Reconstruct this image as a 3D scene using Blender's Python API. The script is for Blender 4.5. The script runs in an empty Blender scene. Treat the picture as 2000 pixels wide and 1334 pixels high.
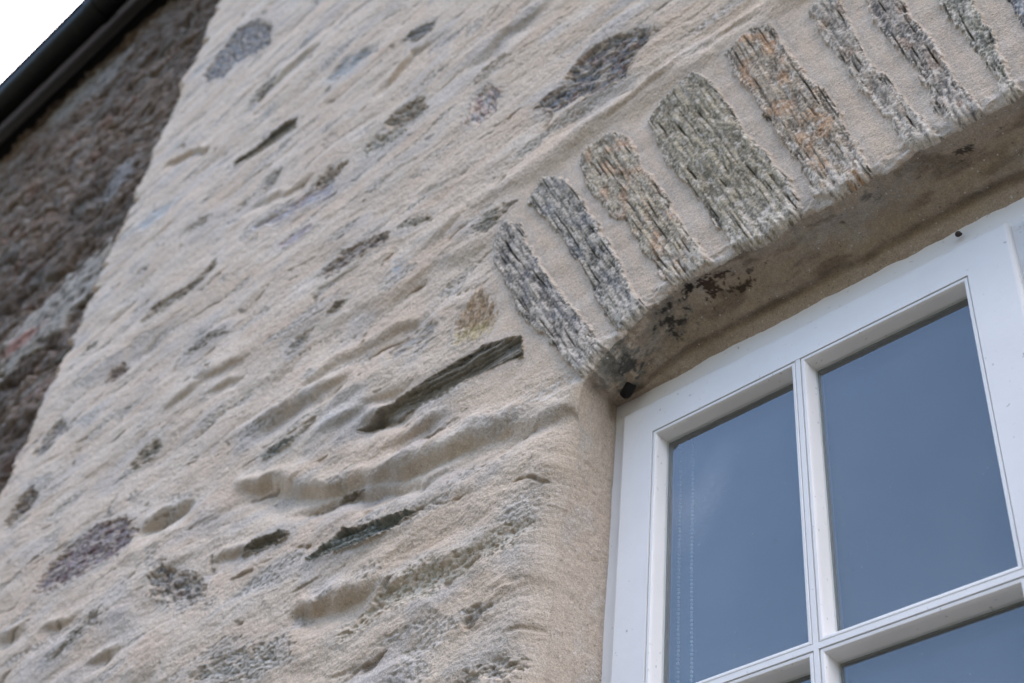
import bpy, math, random
import numpy as np
from mathutils import Matrix, Vector
random.seed(4)
rng = np.random.default_rng(7)
S = bpy.context.scene
COL = S.collection
f32 = np.float32

# ------------------------------------------------------------------ camera
# x runs along the wall, y into it (wall face y = 0), z up (camera height 0, ground -1.5)
CAM = np.array([0.0, -1.015, 0.0])
RX = np.array([0.7260, 0.6810, 0.0963])      # camera right
DN = np.array([-0.4229, 0.5524, -0.7183])    # camera down
FW = np.array([-0.5423, 0.4807, 0.6890])     # camera forward
cam_d = bpy.data.cameras.new('camera')
cam = bpy.data.objects.new('camera', cam_d)
COL.objects.link(cam)
M = Matrix(((RX[0], -DN[0], -FW[0], CAM[0]), (RX[1], -DN[1], -FW[1], CAM[1]),
            (RX[2], -DN[2], -FW[2], CAM[2]), (0, 0, 0, 1)))
loc, rot, _ = M.decompose()
cam.location = loc
cam.rotation_euler = rot.to_euler()
cam_d.sensor_width = 36.0
cam_d.lens = 36.0 * 2685.87 / 2000.0
cam_d.clip_start = 0.02
cam_d.clip_end = 2000
cam_d.dof.use_dof = True
cam_d.dof.focus_distance = 1.64
cam_d.dof.aperture_fstop = 6.3
S.camera = cam

# ------------------------------------------------------------------ sky and sun
SUN_EL, SUN_AZ = math.radians(42), math.radians(-25)     # azimuth from +y (behind the house) towards +x
w = bpy.data.worlds.new('World')
S.world = w
w.use_nodes = True
nt = w.node_tree
nt.nodes.clear()
N = nt.nodes.new
out = N('ShaderNodeOutputWorld')
bg = N('ShaderNodeBackground')
bg.inputs['Strength'].default_value = 0.12
sky = N('ShaderNodeTexSky')
sky.sky_type = 'NISHITA'
sky.sun_disc = False
sky.sun_elevation = SUN_EL
sky.sun_rotation = SUN_AZ
tc = N('ShaderNodeTexCoord')
sep = N('ShaderNodeSeparateXYZ')
nt.links.new(tc.outputs['Generated'], sep.inputs[0])
mp = N('ShaderNodeMapping')
mp.inputs['Scale'].default_value = (1.0, 2.6, 2.2)
mp.inputs['Location'].default_value = (2.3, 1.1, 0.4)
mp.inputs['Rotation'].default_value = (0.3, 0.2, 0.5)
nt.links.new(tc.outputs['Generated'], mp.inputs[0])
cn = N('ShaderNodeTexNoise')
cn.inputs['Scale'].default_value = 0.9
cn.inputs['Detail'].default_value = 4
cn.inputs['Roughness'].default_value = 0.55
cn.inputs['Distortion'].default_value = 0.4
nt.links.new(mp.outputs[0], cn.inputs['Vector'])
# cloud cover: thick over the house (towards the sun), broken on the other side
ma = N('ShaderNodeMath'); ma.operation = 'MULTIPLY_ADD'
nt.links.new(sep.outputs['Y'], ma.inputs[0])
ma.inputs[1].default_value = 0.42
mz = N('ShaderNodeMath'); mz.operation = 'MULTIPLY_ADD'
nt.links.new(sep.outputs['Z'], mz.inputs[0]); mz.inputs[1].default_value = 0.09
nt.links.new(cn.outputs['Fac'], mz.inputs[2])
nt.links.new(mz.outputs[0], ma.inputs[2])
mr = N('ShaderNodeMapRange'); mr.interpolation_type = 'SMOOTHSTEP'
mr.inputs['From Min'].default_value = CLOUD_LO = 0.30
mr.inputs['From Max'].default_value = CLOUD_HI = 0.86
nt.links.new(ma.outputs[0], mr.inputs['Value'])
mx = N('ShaderNodeMix'); mx.data_type = 'RGBA'
nt.links.new(mr.outputs[0], mx.inputs['Factor'])
nt.links.new(sky.outputs[0], mx.inputs[6])
mx.inputs[7].default_value = (18.0, 16.2, 15.7, 1)
nt.links.new(mx.outputs[2], bg.inputs['Color'])
nt.links.new(bg.outputs[0], out.inputs[0])

sun_d = bpy.data.lights.new('sun', 'SUN')
sun_d.energy = 0.9
sun_d.angle = math.radians(12)
sun_d.color = (1.0, 0.95, 0.87)
sun = bpy.data.objects.new('sun', sun_d)
COL.objects.link(sun)
sd = Vector((math.sin(SUN_AZ) * math.cos(SUN_EL), math.cos(SUN_AZ) * math.cos(SUN_EL), math.sin(SUN_EL)))
sun.rotation_euler = sd.to_track_quat('Z', 'Y').to_euler()
sun.location = sd * 30
S.view_settings.view_transform = 'Standard'
S.view_settings.look = 'None'
S.view_settings.exposure = 2.6
S.view_settings.gamma = 1.0
S.view_settings.use_curve_mapping = False

# ------------------------------------------------------------------ noise (numpy, gradient noise)
_P = rng.permutation(256).astype(np.int32)
_P = np.concatenate([_P, _P, _P[:2]])
_A = rng.random(256) * 2 * np.pi
_GX, _GY = np.cos(_A).astype(f32), np.sin(_A).astype(f32)

def pn(x, y, seed=0):
    x = x + f32(seed * 17.31 + 531.7)
    y = y + f32(seed * 9.73 + 377.3)
    xi = np.floor(x); yi = np.floor(y)
    fx = (x - xi).astype(f32); fy = (y - yi).astype(f32)
    xi = xi.astype(np.int32) & 255; yi = yi.astype(np.int32) & 255
    u = fx * fx * fx * (fx * (fx * 6 - 15) + 10)
    v = fy * fy * fy * (fy * (fy * 6 - 15) + 10)
    a = _P[xi] + yi; b = _P[xi + 1] + yi
    def g(h, dx, dy): return _GX[h] * dx + _GY[h] * dy
    n00 = g(_P[a], fx, fy); n10 = g(_P[b], fx - 1, fy)
    n01 = g(_P[a + 1], fx, fy - 1); n11 = g(_P[b + 1], fx - 1, fy - 1)
    p = n00 + u * (n10 - n00); q = n01 + u * (n11 - n01)
    return (p + v * (q - p)) * f32(1.5)

def fbm(x, y, octv=4, seed=0, gain=0.5):
    r = 0; a = 1.0; s = 1.0
    for k in range(octv):
        r = r + f32(a) * pn(x * f32(s), y * f32(s), seed + 3 * k)
        a *= gain; s *= 2.07
    return r

_J = rng.random((256, 4)).astype(f32)

def cells(x, y):
    """jittered brick-like cells: gap to the nearest border, offsets from the cell's centre and its two random numbers"""
    yi = np.floor(y).astype(np.int32)
    b1 = np.full(x.shape, 9, f32); b2 = np.full(x.shape, 9, f32)
    rx = np.zeros(x.shape, f32); ry = np.zeros(x.shape, f32); dx0 = np.zeros(x.shape, f32); dy0 = np.zeros(x.shape, f32)
    for j in (-1, 0, 1):
        cy = yi + j
        sh = (cy & 1) * f32(0.5)
        xi = np.floor(x - sh).astype(np.int32)
        for i in (-1, 0, 1):
            cx = xi + i
            k = _P[(_P[cx & 255] + cy) & 255]
            q = _J[k]
            ddx = x - (cx + sh + f32(0.15) + q[:, 0] * f32(0.7)); ddy = y - (cy + f32(0.2) + q[:, 1] * f32(0.6))
            d = np.sqrt(ddx * ddx + ddy * ddy)
            n1 = d < b1
            b2 = np.where(n1, b1, np.minimum(b2, d)); b1 = np.where(n1, d, b1)
            rx = np.where(n1, q[:, 2], rx); ry = np.where(n1, q[:, 3], ry)
            dx0 = np.where(n1, ddx, dx0); dy0 = np.where(n1, ddy, dy0)
    return b2 - b1, dx0, dy0, rx, ry

def sst(a, b, x):
    t = np.clip((x - a) / (b - a), 0, 1)
    return t * t * (3 - 2 * t)

def lerp(a, b, t): return a + (b - a) * t

def cmix(c, d, t):
    d = np.asarray(d, f32)
    return c + (d - c) * t[:, None]

def lin(r, g, b):
    return tuple(((v / 255) / 12.92 if v <= 10 else ((v / 255 + 0.055) / 1.055) ** 2.4) for v in (r, g, b))

# ------------------------------------------------------------------ object helpers
def link(o, parent=None):
    COL.objects.link(o)
    if parent is not None: o.parent = parent
    return o

def tag(o, label=None, cat=None, group=None, kind=None):
    if label: o['label'] = label
    if cat: o['category'] = cat
    if group: o['group'] = group
    if kind: o['kind'] = kind
    return o

def empty(name, loc=(0, 0, 0)):
    o = bpy.data.objects.new(name, None)
    o.empty_display_size = 0.1
    o.location = loc
    return link(o)

def mesh_np(name, V, F, mat, parent=None, col=None, smooth=True, origin=(0, 0, 0)):
    """V (n,3), F (m,4) quads -> one mesh object"""
    me = bpy.data.meshes.new(name)
    V = np.asarray(V, f32) - np.asarray(origin, f32); F = np.asarray(F, np.int32)
    me.vertices.add(len(V)); me.vertices.foreach_set('co', V.ravel())
    k = F.shape[1]
    me.loops.add(F.size); me.loops.foreach_set('vertex_index', F.ravel())
    me.polygons.add(len(F)); me.polygons.foreach_set('loop_start', np.arange(0, F.size, k, dtype=np.int32))
    me.polygons.foreach_set('use_smooth', np.full(len(F), smooth))
    if col is not None:
        at = me.attributes.new('col', 'FLOAT_COLOR', 'POINT')
        c4 = np.ones((len(V), 4), f32); c4[:, :3] = col
        at.data.foreach_set('color', c4.ravel())
    me.materials.append(mat)
    me.update(calc_edges=True)
    o = bpy.data.objects.new(name, me)
    link(o, parent)
    o.location = origin
    return o

class MB:
    """collects quads / polys for a small mesh"""
    def __init__(s): s.v = []; s.f = []
    def box(s, x0, x1, y0, y1, z0, z1):
        b = len(s.v)
        s.v += [(x, y, z) for z in (z0, z1) for y in (y0, y1) for x in (x0, x1)]
        s.f += [tuple(b + i for i in q) for q in ((0, 2, 3, 1), (4, 5, 7, 6), (0, 1, 5, 4), (2, 6, 7, 3), (0, 4, 6, 2), (1, 3, 7, 5))]
        return s
    def rings(s, seq, close=False):
        """seq of (x0,x1,z0,z1,y): nested rectangles joined by quads, facing -y"""
        b = len(s.v)
        for (x0, x1, z0, z1, y) in seq:
            s.v += [(x0, y, z0), (x1, y, z0), (x1, y, z1), (x0, y, z1)]
        n = len(seq)
        for i in range(n if close else n - 1):
            j = (i + 1) % n
            for k in range(4):
                l = (k + 1) % 4
                s.f.append((b + 4 * i + k, b + 4 * i + l, b + 4 * j + l, b + 4 * j + k))
        return s
    def extrude_x(s, prof, x0, x1, close=True, caps=True, nseg=1, jit=None):
        b = len(s.v); n = len(prof)
        for i in range(nseg + 1):
            x = x0 + (x1 - x0) * i / nseg
            dy, dz = jit(x) if jit else (0, 0)
            s.v += [(x, y + dy, z + dz) for y, z in prof]
        for i in range(nseg):
            for k in range(n if close else n - 1):
                l = (k + 1) % n
                s.f.append((b + i * n + k, b + i * n + l, b + (i + 1) * n + l, b + (i + 1) * n + k))
        if caps and close:
            s.f.append(tuple(b + k for k in range(n))[::-1]); s.f.append(tuple(b + nseg * n + k for k in range(n)))
        return s
    def sphere(s, c, r, nu=8, nv=6, sc=(1, 1, 1)):
        b = len(s.v)
        for j in range(nv + 1):
            th = math.pi * j / nv
            for i in range(nu):
                ph = 2 * math.pi * i / nu
                s.v.append((c[0] + r * sc[0] * math.sin(th) * math.cos(ph), c[1] + r * sc[1] * math.sin(th) * math.sin(ph), c[2] + r * sc[2] * math.cos(th)))
        for j in range(nv):
            for i in range(nu):
                k = (i + 1) % nu
                s.f.append((b + j * nu + i, b + (j + 1) * nu + i, b + (j + 1) * nu + k, b + j * nu + k))
        return s
    def build(s, name, mat, parent=None, smooth=False, origin=(0, 0, 0)):
        me = bpy.data.meshes.new(name)
        o0 = Vector(origin)
        me.from_pydata([Vector(v) - o0 for v in s.v], [], s.f)
        me.validate(); me.update()
        if smooth:
            me.polygons.foreach_set('use_smooth', [True] * len(me.polygons))
        me.materials.append(mat)
        o = bpy.data.objects.new(name, me)
        link(o, parent); o.location = origin
        return o

# ------------------------------------------------------------------ materials
def newmat(name):
    m = bpy.data.materials.new(name); m.use_nodes = True
    t = m.node_tree
    b = t.nodes['Principled BSDF']
    return m, t, b

def tex_noise(t, vec, scale, detail=3, rough=0.55, dist=0.0):
    n = t.nodes.new('ShaderNodeTexNoise')
    n.inputs['Scale'].default_value = scale; n.inputs['Detail'].default_value = detail
    n.inputs['Roughness'].default_value = rough; n.inputs['Distortion'].default_value = dist
    t.links.new(vec, n.inputs['Vector'])
    return n.outputs['Fac']

def rng_node(t, val, a, b, c=0.0, d=1.0):
    n = t.nodes.new('ShaderNodeMapRange')
    t.links.new(val, n.inputs['Value'])
    for k, v in zip(('From Min', 'From Max', 'To Min', 'To Max'), (a, b, c, d)): n.inputs[k].default_value = v
    return n.outputs[0]

def mix_node(t, fac, a, b, mode='MIX'):
    n = t.nodes.new('ShaderNodeMix'); n.data_type = 'RGBA'; n.blend_type = mode
    if isinstance(fac, float): n.inputs['Factor'].default_value = fac
    else: t.links.new(fac, n.inputs['Factor'])
    for s, v in ((6, a), (7, b)):
        if isinstance(v, tuple): n.inputs[s].default_value = (*v, 1) if len(v) == 3 else v
        else: t.links.new(v, n.inputs[s])
    return n.outputs[2]

def math_node(t, op, a, b=None):
    n = t.nodes.new('ShaderNodeMath'); n.operation = op
    for i, v in enumerate((a, b)):
        if v is None: continue
        if isinstance(v, (int, float)): n.inputs[i].default_value = v
        else: t.links.new(v, n.inputs[i])
    return n.outputs[0]

def grain_mat(name, spec_light, spec_dark, bump, rough=0.9, g1=620.0, g2=240.0):
    """coloured by the mesh's own colour attribute, with sand grains in colour and bump"""
    m, t, b = newmat(name)
    at = t.nodes.new('ShaderNodeAttribute'); at.attribute_name = 'col'
    co = t.nodes.new('ShaderNodeNewGeometry').outputs['Position']
    n1 = tex_noise(t, co, g1, 2, 0.6)
    n2 = tex_noise(t, co, g2, 3, 0.6)
    mul = rng_node(t, n1, 0.25, 0.75, 0.74, 1.26)
    mul2 = rng_node(t, n2, 0.3, 0.7, 0.88, 1.12)
    mm = math_node(t, 'MULTIPLY', mul, mul2)
    c = mix_node(t, 1.0, at.outputs['Color'], mm, 'MULTIPLY')
    vo = t.nodes.new('ShaderNodeTexVoronoi'); vo.inputs['Scale'].default_value = 230
    t.links.new(co, vo.inputs['Vector'])
    sepc = t.nodes.new('ShaderNodeSeparateColor'); t.links.new(vo.outputs['Color'], sepc.inputs[0])
    near = rng_node(t, vo.outputs['Distance'], 0.22, 0.36, 1, 0)
    lt = math_node(t, 'MULTIPLY', near, math_node(t, 'GREATER_THAN', sepc.outputs[0], 0.955))
    dk = math_node(t, 'MULTIPLY', near, math_node(t, 'LESS_THAN', sepc.outputs[0], 0.035))
    c = mix_node(t, math_node(t, 'MULTIPLY', lt, 0.7), c, spec_light)
    c = mix_node(t, math_node(t, 'MULTIPLY', dk, 0.55), c, spec_dark)
    t.links.new(c, b.inputs['Base Color'])
    b.inputs['Roughness'].default_value = rough
    b.inputs['Specular IOR Level'].default_value = 0.25
    hgt = math_node(t, 'ADD', math_node(t, 'MULTIPLY', n1, 0.5), n2)
    bp = t.nodes.new('ShaderNodeBump'); bp.inputs['Strength'].default_value = bump; bp.inputs['Distance'].default_value = 0.0022
    t.links.new(hgt, bp.inputs['Height']); t.links.new(bp.outputs[0], b.inputs['Normal'])
    return m

MORTAR = grain_mat('lime_mortar', (0.62, 0.60, 0.58), (0.10, 0.085, 0.075), 0.85, 0.9, 520.0, 210.0)
STONE = grain_mat('schist_stone', (0.45, 0.44, 0.42), (0.03, 0.03, 0.028), 0.55, 0.8, 540, 200)
ROUGH = grain_mat('dark_rubble', (0.32, 0.30, 0.29), (0.02, 0.018, 0.016), 1.0, 0.9, 300, 110)

def simple_mat(name, colr, rough=0.5, spec=0.5, dirt=None, dirt_scale=140.0, dirt_lo=0.68, dirt_amt=0.5, metal=0.0, bump=0.0, var=0.0):
    m, t, b = newmat(name)
    co = t.nodes.new('ShaderNodeNewGeometry').outputs['Position']
    c = None
    if var:
        n = tex_noise(t, co, 9.0, 4, 0.6)
        c = mix_node(t, rng_node(t, n, 0.3, 0.7), tuple(v * (1 - var) for v in colr), tuple(min(1, v * (1 + var)) for v in colr))
    if dirt:
        n = tex_noise(t, co, dirt_scale, 2, 0.5)
        n2 = tex_noise(t, co, 14.0, 3, 0.6)
        f = math_node(t, 'MULTIPLY', rng_node(t, n, dirt_lo, dirt_lo + 0.07), rng_node(t, n2, 0.42, 0.6))
        f = math_node(t, 'MULTIPLY', f, dirt_amt)
        c = mix_node(t, f, c if c is not None else colr, dirt)
    if c is None: b.inputs['Base Color'].default_value = (*colr, 1)
    else: t.links.new(c, b.inputs['Base Color'])
    b.inputs['Roughness'].default_value = rough
    b.inputs['Specular IOR Level'].default_value = spec
    b.inputs['Metallic'].default_value = metal
    if bump:
        n = tex_noise(t, co, 60.0, 4, 0.6)
        bp = t.nodes.new('ShaderNodeBump'); bp.inputs['Strength'].default_value = bump; bp.inputs['Distance'].default_value = 0.003
        t.links.new(n, bp.inputs['Height']); t.links.new(bp.outputs[0], b.inputs['Normal'])
    return m

PAINT = simple_mat('white_gloss_paint', (0.80, 0.785, 0.762), 0.38, 0.4, dirt=(0.20, 0.17, 0.14), dirt_lo=0.67, var=0.035, bump=0.12)
SPACER = simple_mat('glazing_spacer', (0.16, 0.165, 0.16), 0.45, 0.4)
BLACK = simple_mat('black_plastic', (0.0025, 0.0028, 0.003), 0.40, 0.2, dirt=(0.010, 0.012, 0.005), dirt_scale=30, dirt_lo=0.5, dirt_amt=0.6)
FASCIA = simple_mat('dark_fascia_paint', (0.007, 0.006, 0.006), 0.5, 0.25, var=0.2)
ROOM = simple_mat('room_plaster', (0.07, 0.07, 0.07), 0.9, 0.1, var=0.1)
BEADS = simple_mat('bead_plastic', (0.5, 0.5, 0.5), 0.4, 0.4)
BROWN = simple_mat('brown_shell', (0.05, 0.028, 0.018), 0.5, 0.4, var=0.3)
# ------------------------------------------------------------------ what shows in the wall (mm along the wall, mm up)
POLY = {
 'V1': [(-1225,1742),(-1206,1775),(-1171,1744),(-1117,1630),(-1055,1507),(-1001,1419),(-964,1350),(-946,1315),(-992,1304),(-1042,1376),(-1097,1456),(-1144,1529),(-1185,1627),(-1222,1701)],
 'V2': [(-1148,1793),(-1122,1828),(-1085,1807),(-1031,1720),(-992,1628),(-961,1559),(-932,1483),(-904,1411),(-877,1363),(-892,1347),(-929,1350),(-962,1416),(-993,1501),(-1043,1604),(-1097,1704)],
 'V3': [(-1038,1805),(-1018,1837),(-968,1837),(-926,1776),(-896,1681),(-859,1603),(-818,1504),(-791,1441),(-764,1382),(-834,1382),(-863,1437),(-878,1469),(-910,1547),(-961,1630),(-1010,1730)],
 'V4': [(-890,1793),(-865,1826),(-798,1850),(-753,1775),(-725,1674),(-683,1561),(-644,1474),(-617,1380),(-674,1355),(-722,1373),(-760,1462),(-801,1559),(-840,1649),(-867,1721)],
 'V5': [(-737,1843),(-683,1855),(-655,1835),(-630,1763),(-600,1670),(-577,1613),(-551,1521),(-534,1451),(-515,1369),(-557,1356),(-592,1397),(-619,1487),(-656,1585),(-688,1686),(-723,1796)],
 'V6': [(-582,1805),(-559,1823),(-534,1791),(-517,1694),(-503,1618),(-473,1521),(-446,1437),(-419,1373),(-460,1379),(-470,1420),(-492,1492),(-516,1559),(-541,1654),(-562,1718)],
 'V7': [(-491,1747),(-464,1766),(-447,1734),(-419,1599),(-399,1521),(-382,1440),(-367,1376),(-392,1371),(-414,1410),(-430,1505),(-457,1600),(-480,1684)],
 'V8': [(-385,1651),(-371,1674),(-353,1643),(-335,1518),(-326,1443),(-322,1372),(-334,1377),(-341,1436),(-349,1475),(-366,1548),(-381,1598)],
 'V9': [(-308,1645),(-283,1643),(-273,1559),(-257,1464),(-253,1386),(-271,1387),(-284,1457),(-297,1520),(-304,1580)],
 'A': [(-2817,3611),(-2868,3700),(-2806,3791),(-2734,3859),(-2598,3787),(-2463,3624),(-2424,3474),(-2500,3477),(-2634,3559),(-2707,3541)],
 'B': [(-1174,2070),(-1151,2089),(-1100,2092),(-1079,2138),(-1023,2143),(-961,2125),(-907,2088),(-876,2039),(-920,2007),(-941,1965),(-993,1966),(-1066,1993),(-1130,2017)],
 'C': [(-1376,2191),(-1368,2269),(-1327,2286),(-1268,2225),(-1281,2169),(-1334,2151)],
 'D': [(-2377,2853),(-2277,2856),(-2179,2853),(-2091,2828),(-2087,2783),(-2169,2792),(-2259,2804),(-2349,2823)],
 'E': [(-1687,2441),(-1643,2470),(-1557,2456),(-1512,2376),(-1569,2361),(-1641,2388)],
 'E2': [(-1747,2406),(-1692,2426),(-1567,2350),(-1594,2328),(-1674,2353),(-1728,2367)],
 'F': [(-2142,2424),(-2000,2405),(-1905,2399),(-1815,2367),(-1818,2316),(-1923,2340),(-2042,2362),(-2124,2402)],
 'G': [(-1998,2260),(-1938,2270),(-1841,2245),(-1858,2214),(-1920,2215),(-1970,2233)],
 'H': [(-1788,2013),(-1717,2049),(-1612,2037),(-1537,1991),(-1539,1953),(-1632,1963),(-1711,1971)],
 'H2': [(-1531,1981),(-1490,1993),(-1405,1956),(-1429,1939),(-1496,1952)],
 'I': [(-2586,2371),(-2540,2417),(-2431,2394),(-2340,2382),(-2283,2422),(-2241,2354),(-2293,2321),(-2387,2321),(-2479,2333),(-2545,2333)],
 'J': [(-2271,2080),(-2212,2103),(-2100,2060),(-2063,2022),(-2147,2037),(-2223,2036)],
 'K': [(-2656,2210),(-2653,2256),(-2573,2231),(-2536,2190),(-2577,2175),(-2627,2186)],
 'L': [(-1481,1618),(-1428,1642),(-1363,1641),(-1338,1613),(-1346,1588),(-1402,1582),(-1454,1586)],
 'M': [(-1292,1555),(-1276,1606),(-1246,1642),(-1217,1605),(-1194,1548),(-1204,1520),(-1251,1528),(-1281,1532)],
 'N': [(-1515,1465),(-1453,1475),(-1380,1480),(-1320,1485),(-1268,1491),(-1216,1489),(-1164,1474),(-1126,1459),(-1117,1408),(-1167,1419),(-1217,1420),(-1273,1420),(-1333,1426),(-1406,1435),(-1472,1447)],
 'O': [(-1567,1223),(-1515,1235),(-1482,1250),(-1418,1232),(-1345,1215),(-1284,1199),(-1317,1190),(-1372,1185),(-1431,1191),(-1493,1202),(-1544,1209)],
 'P': [(-1767,1319),(-1729,1330),(-1664,1322),(-1625,1297),(-1661,1292),(-1716,1294)],
 'Q': [(-2575,1537),(-2555,1604),(-2472,1634),(-2384,1653),(-2252,1615),(-2179,1549),(-2197,1507),(-2287,1506),(-2379,1506),(-2501,1515)],
 'R': [(-2056,1339),(-2070,1386),(-2034,1413),(-1964,1365),(-1888,1323),(-1837,1271),(-1871,1255),(-1959,1284)],
 'S': [(-2912,1869),(-2889,1924),(-2826,1954),(-2767,1908),(-2782,1866),(-2856,1837)],
 'T': [(-2343,1776),(-2312,1812),(-2239,1819),(-2203,1772),(-2244,1750),(-2315,1761)],
 'U': [(-2910,2089),(-2883,2143),(-2821,2181),(-2769,2119),(-2803,2070),(-2858,2044)],
 'V': [(-2391,1319),(-2321,1340),(-2261,1376),(-2213,1384),(-2231,1337),(-2287,1311),(-2350,1297)],
 'W': [(-1459,1041),(-1398,1067),(-1340,1097),(-1279,1109),(-1194,1091),(-1117,1101),(-1055,1095),(-1064,1052),(-1128,1046),(-1194,1039),(-1241,1025),(-1304,1032),(-1368,1034),(-1429,1017)],
 'X': [(-1833,1099),(-1746,1121),(-1648,1106),(-1574,1088),(-1577,1043),(-1620,1027),(-1710,1030),(-1802,1059)],
 'Y': [(-1185,885),(-1132,893),(-1088,897),(-1054,882),(-1047,857),(-1071,834),(-1172,859)],
 'Z': [(-1293,1817),(-1267,1850),(-1195,1831),(-1177,1804),(-1231,1779),(-1261,1771),(-1283,1796)],
 'AA': [(-2020,2914),(-1950,2953),(-1840,2912),(-1818,2864),(-1890,2841),(-1976,2868)],
 'AB': [(-2435,3196),(-2388,3229),(-2292,3212),(-2317,3162),(-2381,3143)],
 'AC': [(-1798,1543),(-1750,1555),(-1676,1541),(-1711,1526),(-1769,1524)],
 'AD': [(-1566,1324),(-1526,1339),(-1456,1326),(-1475,1314),(-1526,1320)],
 'AE': [(-2830,3279),(-2801,3287),(-2751,3252),(-2770,3233)],
 'AF': [(-1815,1817),(-1787,1854),(-1728,1840),(-1739,1812),(-1784,1796)],
 'AG': [(-1697,1857),(-1671,1872),(-1634,1858),(-1651,1838)],
 'AH': [(-2872,2929),(-2801,2970),(-2672,2937),(-2701,2875),(-2810,2880)],
 'AI': [(-2525,2684),(-2442,2677),(-2377,2645),(-2405,2616),(-2483,2640)],
 'AJ': [(-1520,1839),(-1503,1870),(-1465,1855),(-1478,1823)],
 'AK': [(-1925,2405),(-1861,2434),(-1773,2404),(-1806,2366),(-1869,2368)],
 'AL': [(-2176,2574),(-2156,2633),(-2088,2631),(-2097,2580),(-2137,2551)],
 'AM': [(-2739,2643),(-2722,2673),(-2658,2641),(-2664,2604)],
 'AN': [(-2900,2424),(-2871,2461),(-2795,2449),(-2804,2407)],
 'AO': [(-1676,2774),(-1635,2789),(-1566,2754),(-1569,2725),(-1621,2721)],
 'AP': [(-1369,2324),(-1346,2366),(-1288,2367),(-1262,2333),(-1318,2322),(-1343,2301)],
 'AQ': [(-2139,1950),(-2126,1962),(-2098,1953),(-2101,1933)],
}
NPOLY = {
 'pale': [(-3668,2925),(-3545,3028),(-3339,3040),(-3105,3062),(-3036,2968),(-3036,2854),(-3154,2819),(-3229,2755),(-3372,2753),(-3521,2708)],
 'red': [(-3642,2887),(-3558,2902),(-3339,2866),(-3427,2841),(-3541,2829),(-3605,2832)],
 'grey2': [(-4629,5000),(-4405,5025),(-4049,4862),(-3884,4923),(-3865,4769),(-4008,4673),(-4252,4756),(-4428,4773)],
 'pale2': [(-3389,3456),(-3351,3622),(-3234,3586),(-3214,3474),(-3285,3407)],
}
HOLLOW = [
 ([(-1824,1470),(-1674,1413),(-1543,1347),(-1369,1297),(-1282,1289),(-1160,1276),(-1121,1272)],-16,26),
 ([(-1820,1617),(-1757,1619),(-1684,1622),(-1596,1623)],-9,22),
 ([(-1361,1376),(-1308,1372)],-8,12),
 ([(-2146,1527),(-2105,1532),(-2052,1526)],-16,18),
 ([(-1557,1113),(-1475,1097),(-1403,1085)],-14,20),
 ([(-1605,1343),(-1487,1311),(-1358,1272),(-1264,1253)],-8,14),
 ([(-1746,1632),(-1643,1678),(-1526,1663),(-1416,1648)],-6,20),
 ([(-2834,3212),(-2707,3161),(-2590,3091)],-10,14),
 ([(-2161,2533),(-2016,2455),(-1940,2454)],-6,16),
 ([(-1503,1470),(-1454,1451),(-1380,1427)],-12,16),
 ([(-1696,2624),(-1637,2673),(-1549,2663)],-8,22),
 ([(-1892,2888),(-1835,2891)],-8,16),
 ([(-2433,3156),(-2251,3169),(-2117,3169)],-6,20),
 ([(-1830,1332),(-1750,1310)],-8,14),
 ([(-1078,1252),(-1010,1245),(-953,1224)],-6,16),
 ([(-2162,1241),(-2118,1237)],-10,14),
 ([(-2453,1405),(-2359,1389)],-8,14),
 ([(-2639,1446),(-2564,1441)],-10,16),
 ([(-1377,1848),(-1331,1885),(-1249,1861)],-5,22),
 ([(-1590,1497),(-1514,1510),(-1433,1496)],-5,16),
 ([(-2234,1889),(-2115,1914),(-1963,1888)],-6,18),
 ([(-2053,1851),(-1961,1836)],-6,10),
 ([(-1358,2396),(-1274,2428),(-1185,2407)],-6,24),
 ([(-964,1869),(-899,1876),(-824,1888),(-752,1893),(-692,1878)],-5,16),
]
XB = -3.02                      # where the pale house meets the dark one
# opening: outer arris (on the wall face) and inner line (at the window frame), left half
_half = [((-1.0370, -0.17), (-1.008, -0.17)), ((-1.0375, 0.30), (-1.008, 0.30)), ((-1.0375, 0.80), (-1.008, 0.80)),
         ((-1.036, 1.04), (-1.008, 1.04)), ((-1.024, 1.13), (-1.008, 1.13)), ((-1.014, 1.21), (-1.008, 1.20)),
         ((-1.004, 1.275), (-1.008, 1.27)), ((-0.994, 1.304), (-1.008, 1.316)), ((-0.975, 1.320), (-0.982, 1.316)),
         ((-0.945, 1.334), (-0.947, 1.316)), ((-0.905, 1.354), (-0.906, 1.316)), ((-0.86, 1.371), (-0.86, 1.316)),
         ((-0.80, 1.3795), (-0.80, 1.316)), ((-0.70, 1.370), (-0.70, 1.316)), ((-0.60, 1.372), (-0.60, 1.316)), ((-0.50, 1.374), (-0.50, 1.316)),
         ((-0.388, 1.376), (-0.388, 1.316))]
_mir = lambda p: (-0.776 - p[0], p[1])
PO = np.array([a for a, b in _half] + [_mir(a) for a, b in _half[-2::-1]])
PI_ = np.array([b for a, b in _half] + [_mir(b) for a, b in _half[-2::-1]])
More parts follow.
